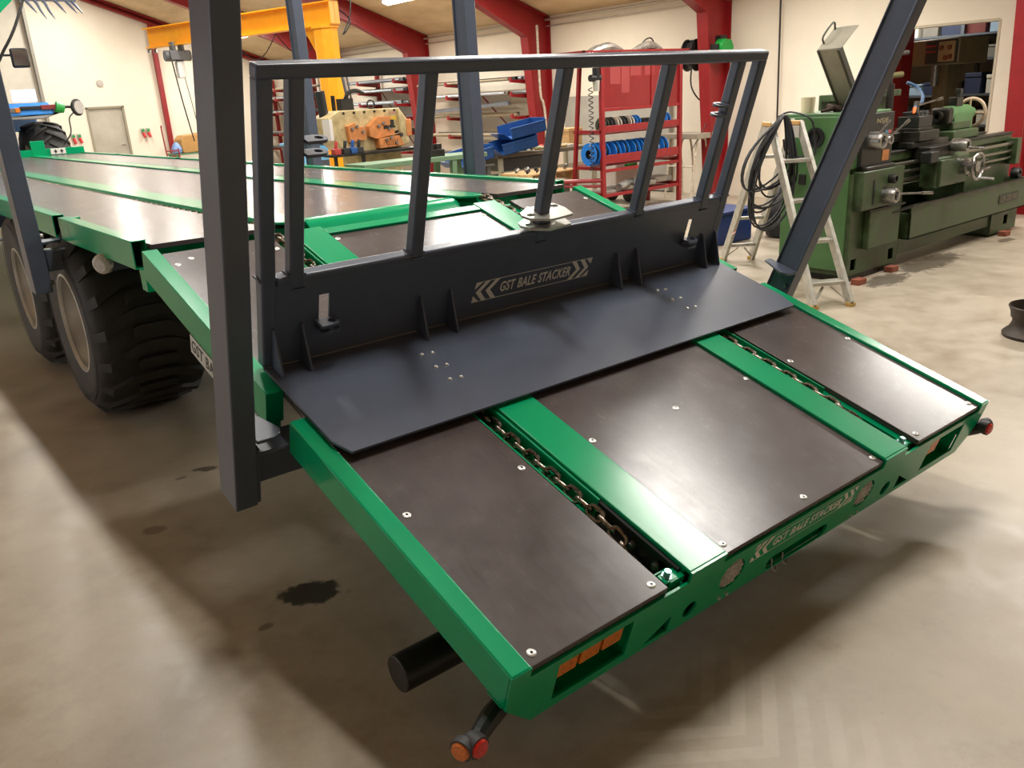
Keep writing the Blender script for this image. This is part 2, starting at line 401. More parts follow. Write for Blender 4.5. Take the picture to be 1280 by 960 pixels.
# store room behind the doorway
w = MB(); w.box(13.6, 13.75, 1.2, 8.2, 0, 2.9); w.box(WX+.18, 13.75, 8.1, 8.25, 0, 2.9); w.box(WX+.18, 13.75, 1.1, 1.25, 0, 2.9)
struct('wall_store', w, DARKROOM)
struct('ceiling_store', MB().box(WX+.18, 13.75, 1.1, 8.25, 2.9, 3.0), DARKROOM)
struct('trim_18', MB().box(WX-.005, WX+.185, DY0-.02, DY0+.01, 0, DZ).box(WX-.005, WX+.185, DY1-.01, DY1+.02, 0, DZ).box(WX-.005, WX+.185, DY0, DY1, DZ-.01, DZ+.02), mat('doorway_edge', (196, 186, 164), .6))

# ------------------------------------------------------------------ ceiling lamps
LMAT = mat('lamp_diffuser', (255, 244, 222), .4, emit=6)
LW = mat('lamp_housing', (235, 235, 230), .4)
def ceiling_lamp(x, y, where, row, bay, off=True):
    end = '_%s_bay_offscreen' % bay if off else ''
    t = thing('ceiling_lamp', 'long white fluorescent ceiling lamp '+where, 'lamp', (x, y, roof(x)), 'fluorescent lamps under the boarded roof')
    a = math.atan(SL if x > RX else -SL); R = T((x, y, roof(x))) @ Matrix.Rotation(a, 4, 'Y')
    obj('housing', MB(R).box(-.09, .09, -.8, .8, -.06, .012), LW, t)
    obj(row+'_diffuser'+end if off else 'diffuser', MB(R).box(-.075, .075, -.77, .77, -.10, -.055), LMAT, t, bevel=.02)
    l = bpy.data.lights.new('lamp', 'AREA'); l.shape = 'RECTANGLE'; l.size = .3; l.size_y = 1.6; l.energy = LAMP_POWER; l.color = (1, .965, .9); l.spread = PI
    lo = bpy.data.objects.new(row+'_lamp_light'+end, l); COL.objects.link(lo); lo.parent = t; lo.matrix_parent_inverse = T(-Vector((x, y, roof(x)))); lo.matrix_basis = R @ T((0, 0, -.11))
BAYS = ('first', 'second', 'third', 'fourth', 'fifth', 'sixth')
for k in range(6):
    y = 1.3+4.1*k
    ceiling_lamp(5.0, y, 'halfway up the roof slope', 'slope', BAYS[k])
    ceiling_lamp(8.65, y, 'near the eaves above the wall', 'eaves', BAYS[k], off=k < 3)      # bays four to six are in the picture
    if k < 5: ceiling_lamp(1.6, y, 'by the ridge, out of view', 'ridge', BAYS[k])  # unseen row; first bay lamp added to brighten the ramp top

# ================================================================== THE TRAILER
A = math.radians(17.5614)
RU, RV, RN = Vector((1,0,0)), Vector((0, math.cos(A), math.sin(A))), Vector((0, -math.sin(A), math.cos(A)))
RM = Matrix((RU, RV, RN)).transposed().to_4x4(); RM.translation = Vector((0, 0, .4412))
def R_(u, v, n): return RM @ Vector((u, v, n))
TW = 2.525; HV = 2.50; DZT = 1.222; DZP = 1.205; DY_0, DY_1 = 2.50, 14.3
trailer = thing('bale_trailer', 'green and slate grey bale trailer with tilted rear ramp on wide black tyres', 'trailer', (1.26, 6.0, 0))
def hollow(mb, x0, x1, y0, y1, z0, z1, w=.005, axis='y'):
    """rectangular tube open at its ends, running along y (local)"""
    o = [(x0,z0),(x1,z0),(x1,z1),(x0,z1)]; i = [(x0+w,z0+w),(x1-w,z0+w),(x1-w,z1-w),(x0+w,z1-w)]
    vs = [(x, y, z) for y in (y0, y1) for (x, z) in o+i]; fs = []
    for k in range(4):
        k2 = (k+1) % 4
        fs += [(k, k2, 8+k2, 8+k), (4+k, 12+k, 12+k2, 4+k2), (k, 4+k, 4+k2, k2), (8+k, 8+k2, 12+k2, 12+k)]
    return mb.add(vs, fs)
# ---- ramp
mb = MB(RM)
for u0, u1 in ((.655, .70), (.765, .81), (1.71, 1.755), (1.81, 1.855)): mb.box(u0, u1, .02, HV-.02, -.20, -.012)
for v in (.55, 1.0, 1.45, 1.9, 2.35): mb.box(.07, TW-.07, v, v+.05, -.11, -.04)
for u0 in (.53, 1.935): mb.box(u0, u0+.045, .02, HV-.02, -.11, -.035)
ramp = obj('ramp_frame', mb, GREEN, trailer, .002)
for u0, u1 in ((0, .064), (TW-.064, TW)):
    for v0, v1 in ((.0, 1.142), (1.31, HV+.0)):
        if v0 == 0:   # solid closed rail, rear end joined to the rear beam
            obj('side_rail', MB(RM).box(u0, u1, -.0118, v1, -.125, 0), GREEN, ramp, .006, seg=3)
        else:
            m = MB(RM); hollow(m, u0, u1, v0, v1, -.125, 0); 
            m.box(u0+.004, u1-.004, v0+.004, v0+.01, -.122, -.004)
            obj('side_rail', m, GREEN, ramp, .006, seg=2)
    # gusset under the upper rail end
    s = u0 if u0 == 0 else u0
    m = MB(); Mx = frame(R_(s+.006, 0, 0), RV, RN)
    m.prism([(1.315,-.12),(1.315,-.19),(1.36,-.25),(1.55,-.125)], 0, .05, Mx); obj('rail_gusset', m, GREEN, ramp, .003)
for u0, u1 in ((.065, .562), (.812, 1.708), (1.962, TW-.066)):
    for v0, v1 in ((-.004, 1.25), (1.254, 2.395 if .5 < u0 < 1 else HV-.03)):
        obj('deck_panel', MB(RM).box(u0, u1, v0, v1, -.033, -.012), PLY, ramp, .0015)
for u0, u1 in ((.652, .81), (1.71, 1.858)):
    obj('cover_strip', MB(RM).box(u0, u1, -.004, HV-.02, -.012, .001).box(u0 if u0 < 1 else u1-.01, u0+.01 if u0 < 1 else u1, .33, HV-.02, -.03, -.012), GREEN, ramp, .003)
    g = -1 if u0 < 1 else 1; ue = u0 if u0 < 1 else u1
    # chain channel: thin green angle beside the strip and along the panel edge
    obj('chain_guide', MB(RM).box(min(ue+g*.004, ue+g*.012), max(ue+g*.004, ue+g*.012), .36, HV-.15, -.075, -.008).box(min(ue, ue+g*.09), max(ue, ue+g*.09), .36, HV-.15, -.079, -.072)
        .box(min(ue+g*.082, ue+g*.088), max(ue+g*.082, ue+g*.088), .4, HV-.15, -.075, -.012), GREEN, ramp, .001)
    # chain adjuster at the rear: bracket with slotted tab, bolt and side plate
    um = ue+g*.045
    obj('adjuster_bracket', MB(RM).box(min(ue, ue+g*.075), max(ue, ue+g*.075), .015, .05, -.03, -.024).box(ue+g*.03-.03, ue+g*.03+.03, .01, .016, -.08, -.024).box(min(ue-g*.004, ue+g*.012), max(ue-g*.004, ue+g*.012), .03, .1, -.1, -.03), GREEN, ramp, .002)
    obj('adjuster_bolt', MB(RM).lathe([(0,.018),(.011,.018),(.011,0),(.017,0),(.017,-.003),(.008,-.003),(.008,-.07),(0,-.07)], (um+g*.005, .036, -.022), (0,0,1), 6), mat('bolt_zinc_blue', (140, 176, 180), .3, .8), ramp, smooth=20)
    m = MB(RM)
    for v in (.1, .2, .32):
        m.lathe([(0,.014),(.009,.014),(.009,.006),(.015,.006),(.015,0)], (ue+g*.012, v, -.06), (g,0,0), 10)
    obj('side_bolt', m, STEEL, ramp)
    obj('side_plate', MB(RM).box(min(ue+g*.0, ue+g*.012), max(ue+g*.0, ue+g*.012), .03, .36, -.13, -.014), BLACK, ramp, .001)
# screws: a flat zinc washer with a countersunk head
sm = MB(); sm.lathe([(0,-.004),(.0042,-.004),(.0042,.0032),(.0088,.0032),(.0128,.0012),(.0128,0)], (0,0,0), (0,0,1), 14)
SCREW = meshdata('panel_screw', sm, ZINC)
for u in (.097, .53, .836, 1.26, 1.688, 1.992, 2.43):
    for v in (.032, .60, 1.2, 1.8, 2.35):
        inst('panel_screw', SCREW, RM @ T((u+random.uniform(-.003, .003), v+random.uniform(-.004, .004), -.012)), ramp)
inst('panel_screw', SCREW, RM @ T((.164, 2.387, -.012)), ramp)
# front cross strip of the ramp and hinge beam of the deck
obj('cross_strip', MB(RM).box(.812, 1.708, 2.40, 2.46, -.03, -.001), GREEN, ramp, .003)
# ---- rear beam with its openings
rb_o = [(0, -.003), (0, -.122), (.1, -.232), (TW-.1, -.232), (TW, -.122), (TW, -.003), (TW-.064, -.003), (TW-.064, -.036), (1.858, -.036), (1.858, -.001), (1.71, -.001), (1.71, -.036), (.81, -.036), (.81, -.001), (.652, -.001), (.652, -.036), (.064, -.036), (.064, -.003)]
mir = lambda pl: [(TW-x, y) for x, y in pl]
rectL = [(.165,-.062),(.165,-.198),(.435,-.198),(.435,-.062)]
triL = [(.515,-.212),(.617,-.212),(.617,-.150)]
holes = [rectL, mir(rectL), triL, mir(triL), slot(.675, .735, -.205, -.145, 8), slot(TW-.735, TW-.675, -.205, -.145, 8), circ(.885, -.125, .058), circ(TW-.885, -.125, .058), slot(1.09, 1.44, -.228+.004, -.168)]
RBM = frame(R_(0, -.004, 0), RU, RN)      # local z points rearwards (u x n = -v)
rear = obj('rear_beam', MB().mesh(plate([rb_o]+holes, 0, .008), RBM), GREEN, trailer, smooth=30)
m = MB(RM); m.box(.1, TW-.1, .06, .066, -.232, -.036)
for u in (.0, .155, .44, .63, 1.05, 1.47, TW-.63-.006, TW-.446, TW-.161, TW-.006): m.box(u, u+.006, .004 if u in (.0, TW-.006) else 0, .062, -.13 if u in (.0, TW-.006) else -.23, -.126 if u in (.0, TW-.006) else -.037)
m.box(.1, TW-.1, 0, .064, -.232, -.226)
obj('beam_back', m, GREEN, rear, .001)
for k in range(3):
    obj('amber_reflector', MB(RM).box(.175+k*.083, .175+k*.083+.072, -.002, .014, -.135, -.064), AMBER, rear, .004, label='orange reflex lens block in the beam opening')
obj('amber_reflector', MB(RM).box(TW-.40, TW-.33, -.002, .014, -.145, -.07), AMBER, rear, .004, label='orange reflex lens block in the beam opening')
for uc in (.885, TW-.885):
    lm = obj('tail_lamp', MB().lathe([(.057,.0),(.057,-.02),(.05,-.026),(0,-.03)], R_(uc, .018, -.125), -RV*-1, 28).lathe([(.058,.0),(.058,.03)], R_(uc, -.004, -.125), RV, 28), CLEARL, rear, label='round clear tail lamp')
    m = MB()
    for (a, b) in [(x, y) for x in range(-2, 3) for y in range(-2, 3) if x*x+y*y < 6]: m.lathe([(.008,0),(.006,.003),(0,.004)], R_(uc+a*.019, -.012+.002, -.125+b*.019), -RV, 8)
    obj('lamp_diode', m, mat('lamp_facet', (176, 172, 166), .25, .3, var=.2, scale=60), lm)
    for k in (-1, 1): obj('plate_screw', MB().lathe([(.006,0),(.006,.006),(0,.007)], R_(uc+k*.018-.012, -.012, -.212), -RV, 8), ZINC, rear)
for uc in (.705, TW-.705):
    obj('small_lamp', MB().lathe([(.024,.0),(.024,-.02),(0,-.024)], R_(uc, .03, -.175), RV, 16), CLEARL, rear)
for k in (1.14, 1.2): obj('cable_clip', MB().tube([R_(k, .0, -.2), R_(k, -.012, -.235), R_(k+.02, -.02, -.25), R_(k+.035, -.008, -.24)], .004, 6), STEEL, rear)
def decal(M, w, h, parent, name='sign', back=None):
    """chevron sign: thin frame lines, two chevrons at each end and slanted capitals, local x 0..w, y 0..h"""
    sl = .18*h; m = MB()
    X = lambda x, y: x+sl*(y/h)
    lw = h*.03
    def quad(pts, z=.0006): m.prism([(X(a, b), b) for a, b in pts], 0, z, M)
    quad([(0,0),(w-sl,0),(w-sl,lw),(0,lw)]); quad([(0,h-lw),(w-sl,h-lw),(w-sl,h),(0,h)])
    W = w-sl
    for side in (0, 1):
        F = (lambda a: a) if side == 0 else (lambda a: W-a)
        s1 = h*.45; cw = h*.27
        for k in (0, 1):
            tip = h*.10+k*h*.56
            for (ya, yb) in ((h/2, h-lw), (h/2, lw)):
                quad([(F(tip), ya), (F(tip+cw), ya), (F(tip+cw+s1), yb), (F(tip+s1), yb)])
        quad([(F(0), h), (F(h*.42), h), (F(0), h*.66)]); quad([(F(0), 0), (F(h*.42), 0), (F(0), h*.34)])
    o = obj(name, m, SIGN, parent, smooth=0, label='silver chevron border of the sign')
    tm = textmesh('GST BALE STACKER', h*1.62, w-h*1.42, h*.25, h*.77, .0004, .2, .022)
    obj('lettering', MB().mesh(tm, M), SIGN, parent, smooth=0, label='silver capitals reading GST BALE STACKER')
decal(frame(R_(.965, -.0125, -.120), RU, RN), .595, .068, rear)
# marker lamp on a rubber arm at each rear corner
for sgn in (-1, 1):
    ux = (lambda d: -d) if sgn < 0 else (lambda d: TW+d*.45-.03)
    c = R_(ux(.125), -.03, -.118)
    pth = [R_(ux(-.03), .03, -.16), R_(ux(.01), .02, -.165), R_(ux(.05), .0, -.155), R_(ux(.085), -.02, -.142), R_(ux(.10), -.03, -.14)]
    mk = obj('marker_lamp', MB().tube(pth, .02, 10, True, [.026, .027, .025, .023, .021]), BLACK, trailer)
    nr = Vector((sgn*-.10, -1, -.05)).normalized(); na = Vector((sgn*.92, -.40, 0)).normalized(); c = c+Vector((0, -.004, -.008))
    obj('lamp_body', MB().lathe([(0,-.03),(.018,-.023),(.028,-.010),(.030,.012),(.029,.023),(.0,.023)], c+nr*.004-na*.013, nr, 20).lathe([(0,-.02),(.018,-.015),(.028,-.005),(.029,.017),(.0,.017)], c+na*.010-nr*.010, na, 20), mat('rubber_grey', (62, 62, 66), .6), mk)
    obj('red_lens', MB().lathe([(.024,0),(.021,.007),(0,.010)], c+nr*.027-na*.013, nr, 20), REDL, mk, label='red lens facing the rear')
    obj('amber_lens', MB().lathe([(.024,0),(.021,.007),(0,.010)], c+na*.027-nr*.010, na, 20), mat('orange_lens', (200, 110, 50), .2, var=.3, scale=120), mk, label='orange lens facing outwards')
# under-run tube below the ramp
m = MB().cyl((-.055, .45, .214), (TW+.055, .45, .214), .055, 28); ub = obj('underrun_tube', m, BLACK, trailer, .004)
m = MB()
for u in (.7, 1.8): m.box(u, u+.06, .42, .48, .25, .50)
obj('tube_bracket', m, DARK, ub)
# ---- deck
mb = MB()
for x0 in (.70, 1.72): mb.box(x0, x0+.12, 2.62, DY_1-.1, .86, 1.17)
for y in [2.9+.75*k for k in range(16)]: mb.box(.06, TW-.06, y, y+.06, 1.06, 1.18)
deck = obj('deck_frame', mb, GREEN, trailer)
seams = [2.46, 4.95, 7.45, 9.95, 12.45, DY_1-.06]
for x0, x1 in ((.065, .60), (.80, 1.72), (1.955, TW-.066)):
    for a, b in zip(seams, seams[1:]): obj('deck_panel', MB().box(x0, x1, (a if x0 < .5 or x0 > 1.9 else max(a, 2.56))+.0015, b-.0015, DZP-.021, DZP), PLY, deck, .001)
for x0, x1 in ((.652, .81), (1.71, 1.868)):
    g = -1 if x0 < 1 else 1; xe = x0 if x0 < 1 else x1
    # strip with its chamfered rear end
    y0 = 2.44; cs = [(x0, y0+.05), (x0+.05, y0), (x1-.05, y0), (x1, y0+.05)]
    obj('cover_strip', MB().prism([(x0, DY_1-.05)]+cs+[(x1, DY_1-.05)], DZP+.002, DZP+.014), GREEN, deck, .003)
    obj('chain_guide', MB().box(min(xe, xe+g*.01), max(xe, xe+g*.01), y0+.1, DY_1-.1, DZP-.04, DZP+.003).box(min(xe, xe+g*.085), max(xe, xe+g*.085), y0+.1, DY_1-.1, DZP-.046, DZP-.038), GREEN, deck)
for u0, u1 in ((0, .064), (TW-.064, TW)):
    for a, b in ((DY_0+.03, 3.93), (4.09, 6.62), (6.80, 9.35), (9.53, 12.05), (12.2, DY_1)):
        m = MB(); hollow(m, u0, u1, a, b, DZT-.125, DZT); obj('side_rail', m, GREEN, deck, .006)
    for y in (3.9, 6.6): obj('rail_tab', MB().box(u0+.064 if u0 == 0 else u0-.05, u0+.114 if u0 == 0 else u0, y+.02, y+.09, DZP+.0, DZP+.008), GREEN, deck, .002)
# rear hinge beam (rounded channel)
m = MB(); prof = [(2.47, 1.08), (2.47, 1.155), (2.49, 1.185), (2.53, 1.207), (2.60, 1.209), (2.60, 1.195), (2.54, 1.19), (2.54, 1.08)]
m.prism([(y, z) for y, z in prof], .81, 1.71, frame((0, 0, 0), (0,1,0), (0,0,1)))
obj('hinge_beam', m, GREEN, deck, .004)
m = MB().box(.02, TW-.02, 2.48, 2.56, 1.0, 1.10); obj('hinge_cross_tube', m, GREEN, deck, .004)
for x in (.35, 1.26, 2.17): obj('hinge_pin', MB().cyl((x-.08, 2.45, 1.10), (x+.08, 2.45, 1.10), .025, 14), STEEL, deck)
# headboard at the front
hb = obj('headboard', MB().box(.0, TW, DY_1-.05, DY_1+.01, 1.17, 1.31).box(1.75, 1.95, DY_1-.06, DY_1+.03, 1.2, 1.44).box(.6, .8, DY_1-.06, DY_1+.03, 1.2, 1.44), GREEN, trailer, .005)
pl = obj('white_plate', MB().box(2.02, 2.24, DY_1-.068, DY_1-.05, 1.22, 1.31), mat('white_plate', (230, 230, 224), .4), hb)
for k in (0, 1): obj('arrow_mark', MB().prism([(2.06+k*.09, 1.255), (2.09+k*.09, 1.295), (2.12+k*.09, 1.255), (2.10+k*.09, 1.255), (2.10+k*.09, 1.232), (2.08+k*.09, 1.232), (2.08+k*.09, 1.255)], 0, .001, frame((0, DY_1-.069, 0), (1,0,0), (0,0,1))), BLACK, hb)
# side sign under the upper left rail
SM = frame(R_(-.003, 1.985, -.205), -RV, RN)
sg = obj('side_sign', MB().box(0, .62, 0, .08, -.004, .0, SM), mat('sign_grey', (200, 200, 196), .45), trailer)
obj('lettering', MB().mesh(textmesh('GST BALE STACKER', .015, .59, .015, .065, .0006, 0, .01), SM), BLACK, sg, smooth=0, label='black capitals on the grey plate')
obj('sign_bracket', MB(RM).box(.0, .06, 1.4, 1.97, -.20, -.125), BLACK, sg)
dl = obj('deck_lamp', MB().lathe([(0,.03),(.03,.028),(.046,.015),(.05,0),(.05,-.03)], (-.01, 3.06, 1.065), (-.75, -.65, -.1), 20), CLEARL, trailer, label='round clear lamp under the rail')
obj('lamp_bracket', MB().box(.0, .1, 3.03, 3.09, 1.03, 1.10), DARK2, dl)
# ---- chains
def link_mesh():
    m = MB(); W, r, h = .0160, .0072, .0172; pts = []
    for k in range(6): a = -PI/2+PI*k/5; pts.append((h+W*math.cos(a), W*math.sin(a), 0))
    for k in range(6): a = PI/2+PI*k/5; pts.append((-h+W*math.cos(a), W*math.sin(a), 0))
    m.tube(pts, r, 6, closed=True); return m
LK = link_mesh(); LINK = meshdata('chain_link', LK, CHAIN, 60)
PITCH_C = .0515
n_ind = 0
for u in (.612, 1.91):
    pts = [(u, .10, -.115, 0), (u, .17, -.09, 0), (u, .23, -.046, 0), (u, .30, -.034, 0), (u, 2.44, -.034, 0)]
    path = [R_(a, b, c) for a, b, c, _ in pts]+[Vector((u, 2.50, DZP-.018)), Vector((u, DY_1-.2, DZP-.014))]
    # resample
    out = []; acc = 0
    segs = [(p, q) for p, q in zip(path, path[1:])]
    s = 0
    for p, q in segs:
        l = (q-p).length
        while s <= l:
            out.append((p+(q-p)*(s/l), (q-p).normalized())); s += PITCH_C
        s -= l
    ch = obj('drive_chain_rod', MB().cyl(path[4], path[5], .004, 5), CHAIN, trailer)
    ch.name = 'drive_chain'
    rest = MB()
    for i, (p, d) in enumerate(out):
        sd = Vector((1, 0, 0)); nn = d.cross(sd)*-1
        x = d; y = (sd+nn).normalized() if i % 2 else (sd-nn).normalized()
        M = frame(p, x, y)
        if i < 150: inst('chain_link', LINK, M, ch)
        else: rest.add(LK.v, LK.f, M)
    o = obj('far_chain_run', rest, CHAIN, ch, smooth=60); o['kind'] = 'stuff'
# ---- wheels
def wheel(x0, y, sgn, detail=True):
    """x0 outer face, sgn=+1 tyre extends to +x"""
    R, W = .572, .60; zc = .575
    ax = Vector((sgn, 0, 0)); o = Vector((x0, y, zc))
    hub = obj('wheel', MB().lathe([(.285,.0),(.30,-.004),(.345,-.012),(.42,-.022),(.49,-.016),(.528,.02),(.546,.07),(.553,.2),(.556,.3),(.553,.4),(.546,.53),(.528,.58),(.49,.616),(.42,.622),(.30,.604),(.285,.6)], o, ax, 48), RUBBER, trailer, smooth=50)
    obj('rim', MB().lathe([(.302,-.006),(.302,.006),(.285,.012),(.282,.05),(.262,.08),(.255,.2),(.235,.21),(.10,.20),(.10,.15),(.0,.145)], o, ax, 40).lathe([(.302,-.006),(.288,-.008),(.28,.012)], o, ax, 40), RIM, hub, smooth=40)
    obj('hub_cap', MB().lathe([(.085,.2),(.085,.10),(.07,.08),(0,.075)], o, ax, 20), DARK2, hub)
    nut = MB()
    for k in range(8):
        an = 2*PI*k/8; nut.lathe([(.015,.2),(.015,.17),(0,.168)], o+Vector((0, .16*math.cos(an), .16*math.sin(an))), ax, 6)
    obj('wheel_nuts', nut, STEEL, hub, smooth=20)
    if not detail: return
    ring = MB(); ring.lathe([(.47,-.024),(.475,-.026),(.48,-.024)], o, ax, 40); obj('sidewall_ring', ring, RUBBER, hub)
    # tread lugs: chevron bars with a flat middle, and short bars between them
    n = 18
    def surf(s, ang, h):   # s: axial 0..W ; returns local point around axis x at origin
        k = abs(s-W/2)/(W/2); r = R-.018*k**2-.0*k-(.05*max(0, k-.88)/.12 if k > .88 else 0)-.02+h
        return Vector((sgn*s, r*math.sin(ang), r*math.cos(ang)))
    def bar(path, hw, h):
        mb = MB(); vs = []; fs = []
        for (s, a) in path:
            for dh in (-.014, h):
                for e in (-1, 1): vs.append(surf(s, (a+e*(hw if dh < 0 else hw*.82))/R, dh))
        for i in range(len(path)-1):
            b0 = i*4; b1 = b0+4
            fs += [(b0+2, b0+3, b1+3, b1+2), (b0, b0+2, b1+2, b1), (b0+3, b0+1, b1+1, b1+3), (b0+1, b0, b1, b1+1)]
        e = (len(path)-1)*4; fs += [(0, 1, 3, 2), (e, e+2, e+3, e+1)]
        return mb.add(vs, fs)
    key = 'lug%d' % sgn
    if key not in MATS:
        MATS[key] = (meshdata('tread_lug', bar([(-.005, -.10), (.04, -.085), (.12, -.035), (.19, .0), (.25, .012), (.35, .012), (.41, .0), (.48, -.035), (.56, -.085), (.605, -.10)], .037, .03), LUGM, 30),
                     meshdata('centre_lug', bar([(.19, 0), (.215, .012), (.3, .014), (.385, .012), (.41, 0)], .034, .03), LUGM, 30))
    for k in range(n):
        M = T(o) @ Matrix.Rotation(2*PI*k/n, 4, 'X')
        inst('tread_lug', MATS[key][0], M, hub)
        inst('centre_lug', MATS[key][1], T(o) @ Matrix.Rotation(2*PI*(k+.5)/n, 4, 'X'), hub)
for y in (4.16, 5.68):
    wheel(.0, y, 1); wheel(TW, y, -1, False)
    obj('axle', MB().cyl((.2, y, .575), (TW-.2, y, .575), .065, 16).box(.66, .86, y-.12, y+.12, .55, .90).box(1.68, 1.88, y-.12, y+.12, .55, .90), DARK2, trailer, .004)
obj('drawbar', MB().box(1.14, 1.40, DY_1-.1, DY_1+1.6, .62, .82).box(.7, 1.84, DY_1-.6, DY_1-.4, .6, .9), GREEN, trailer, .01)
obj('drawbar_leg', MB().box(.86, .96, DY_1-.3, DY_1-.2, .02, .9).box(.8, 1.02, DY_1-.36, DY_1-.14, 0, .02), DARK2, trailer)
# ---- stakes
def channel(mb, w, d, h0, h1, t, M, close=True):
    """box section w (x) by d (y)"""
    mb.box(0, w, 0, d, h0, h1, M)
def ramp_stake(base_u, lean, sgn, mtl):
    # sgn -1: left, stake body extends outwards (-u)
    W, D = .075, .132
    R = RM @ T((base_u, 1.14, 0)) @ Matrix.Rotation(lean, 4, 'Y')
    m = MB(R)
    if sgn < 0: m.box(-W, 0, 0, D, -.305, 2.0)
    else:      # U-section open towards the ramp
        m.box(W-.008, W, 0, D, -.25, 2.0); m.box(0, W, 0, .014, -.25, 2.0); m.box(.0, W, D-.008, D, -.25, 2.0); m.box(.012, .02, .008, D-.004, -.2, 2.0)
    st = obj('stake', m, mtl, trailer, .005, seg=3)
    p = [(0, -.005), (0, .17), (-sgn*.045, .17), (-sgn*.095, .035), (-sgn*.085, .01), (-sgn*.06, -.005)]
    obj('foot_plate', MB(RM @ T((base_u, 1.14, -.045 if sgn < 0 else .0))).prism(p if sgn > 0 else p[::-1], -.006, .006), DARK2, st, .003)
    m = MB(RM)
    for (v, n) in ((1.15, -.09), (1.15, -.27)): m.lathe([(.011,0),(.011,.014),(0,.016)], (base_u+(.0 if sgn < 0 else -.0), v+.02, n), (-sgn, 0, 0), 6)
    obj('bolt', m, STEEL, st, smooth=20)
    return st
ramp_stake(-.11, 0.0, -1, DARK)
ramp_stake(2.80, math.radians(9.8), 1, DARK2)
cb = obj('stake_cross_tube', MB(RM).box(-.10, 2.62, 1.165, 1.275, -.235, -.115), DARK2, trailer, .008)
obj('clamp_plate', MB(RM).box(-.108, -.096, 1.148, 1.27, -.30, -.08), DARK2, cb, .002)
obj('extension_tube', MB(RM).box(2.60, 2.86, 1.18, 1.26, -.215, -.135), DARK2, cb, .006)
for y in (3.95, 6.68):
    ct = obj('stake_cross_tube', MB().box(-.10, 2.62, y, y+.11, .93, 1.05), DARK2, trailer, .008)
    obj('extension_tube', MB().box(2.6, 2.95, y+.015, y+.095, .945, 1.035), DARK2, ct, .006)
    sl_ = obj('stake', MB().box(-.195, -.105, y-.03, y+.13, .82, 3.2), DARK2, trailer, .006, seg=3)
    obj('bolt', MB().lathe([(.014,0),(.014,.016),(0,.018)], (-.105, y-.005, .87), (1,0,0), 8).lathe([(.014,0),(.014,.016),(0,.018)], (-.105, y-.0, 1.13), (1,0,0), 8), STEEL, sl_)
    obj('foot_plate', MB().prism([(-.105, y-.02), (.0, y+.02), (.0, y+.1), (-.105, y+.13)], 1.085, 1.1), DARK2, sl_, .003)
    x = 2.90
    m = MB(); m.box(x+.012, x+.022, y, y+.13, .85, 3.2); m.box(x, x+.1, y-.01, y+.004, .85, 3.2); m.box(x, x+.1, y+.125, y+.14, .85, 3.2); m.box(x+.09, x+.1, y, y+.13, .85, 3.2)
    sr = obj('stake', m, DARK2, trailer, .004)
    obj('foot_plate', MB().prism([(x, y-.02), (x-.1, y+.02), (x-.1, y+.1), (x, y+.14)], 1.085, 1.1), DARK2, sr, .003)
# ---- pusher
VW = 1.425
PM = RM @ T((0, VW, 0))
def P(u, v, n): return PM @ Vector((u, v, n))
wallp = [(.05, .022), (2.44, .022), (2.44, .325), (.05, .325)]
pusher = obj('bale_pusher', MB().mesh(plate([wallp, rect(.252, .292, .165, .262), rect(2.18, 2.215, .165, .262)], -.004, .004), frame(P(0, .006, 0), RU, RN)), DARK, trailer)
bp_ = [(.05, .012), (.055, -.46), (.085, -.537), (2.41, -.537), (2.44, -.44), (2.44, .012)]
bpl = obj('base_plate', MB(PM).prism(bp_, .011, .021), DARK2, pusher, .002)
obj('top_tube', MB(PM).box(.10, 2.39, .003, .055, .298, .348), DARK2, pusher, .01, seg=3)
obj('top_rail', MB(PM).box(.046, 2.44, .0, .05, .977, 1.022), DARK, pusher, .009, seg=3)
for u0, u1, n0 in ((.046, .098, .02), (.148, .198, .3), (.618, .668, .33), (1.214, 1.266, .3), (1.785, 1.837, .33), (2.24, 2.292, .3), (2.388, 2.44, .02)):
    obj('upright_bar', MB(PM).box(u0, u1, .0, .048, n0, .985), DARK, pusher, .008, seg=3)
    obj('weld_bead', MB(PM).cyl((u0, -.002, n0+.0), (u1, -.002, n0+.0), .004, 6), DARK2, pusher)
    for ub_ in (u0-.003, u1+.003): obj('weld_bead', MB(PM).cyl((ub_, .002, .35), (ub_, .05, .35), .005, 6), DARK2, pusher)
gp = [(0, .0), (-.085, .0), (-.085, .006), (-.012, .15), (0, .15)]
for u in (.082, .186, .668, .806, 1.716, 1.844, 2.312, 2.408):
    obj('gusset', MB().prism(gp, -.004, .004, frame(P(u, .003, .021), RV, RN)), DARK, pusher, .001)
bm_ = MB(); bm_.lathe([(0,.007),(.005,.006),(.0085,.0025),(.009,0)], (0,0,0), (0,0,1), 12); BOLT = meshdata('carriage_bolt', bm_, ZINC)
for u in (.587, .631, 1.873, 1.921):
    for v in (1.268, 1.176, 1.086): inst('carriage_bolt', BOLT, RM @ T((u, v-.004+(.006 if u in (.587, 1.873) else 0), .021)), pusher)
decal(frame(P(.918, -.0005+.0015, .087), RU, RN), .65, .087, pusher)
# weld seam at the foot of the wall
obj('weld_seam', MB(PM).cyl((.06, -.001, .022), (2.43, -.001, .022), .003, 6), mat('weld_grey', (120, 118, 112), .5, .3), pusher)
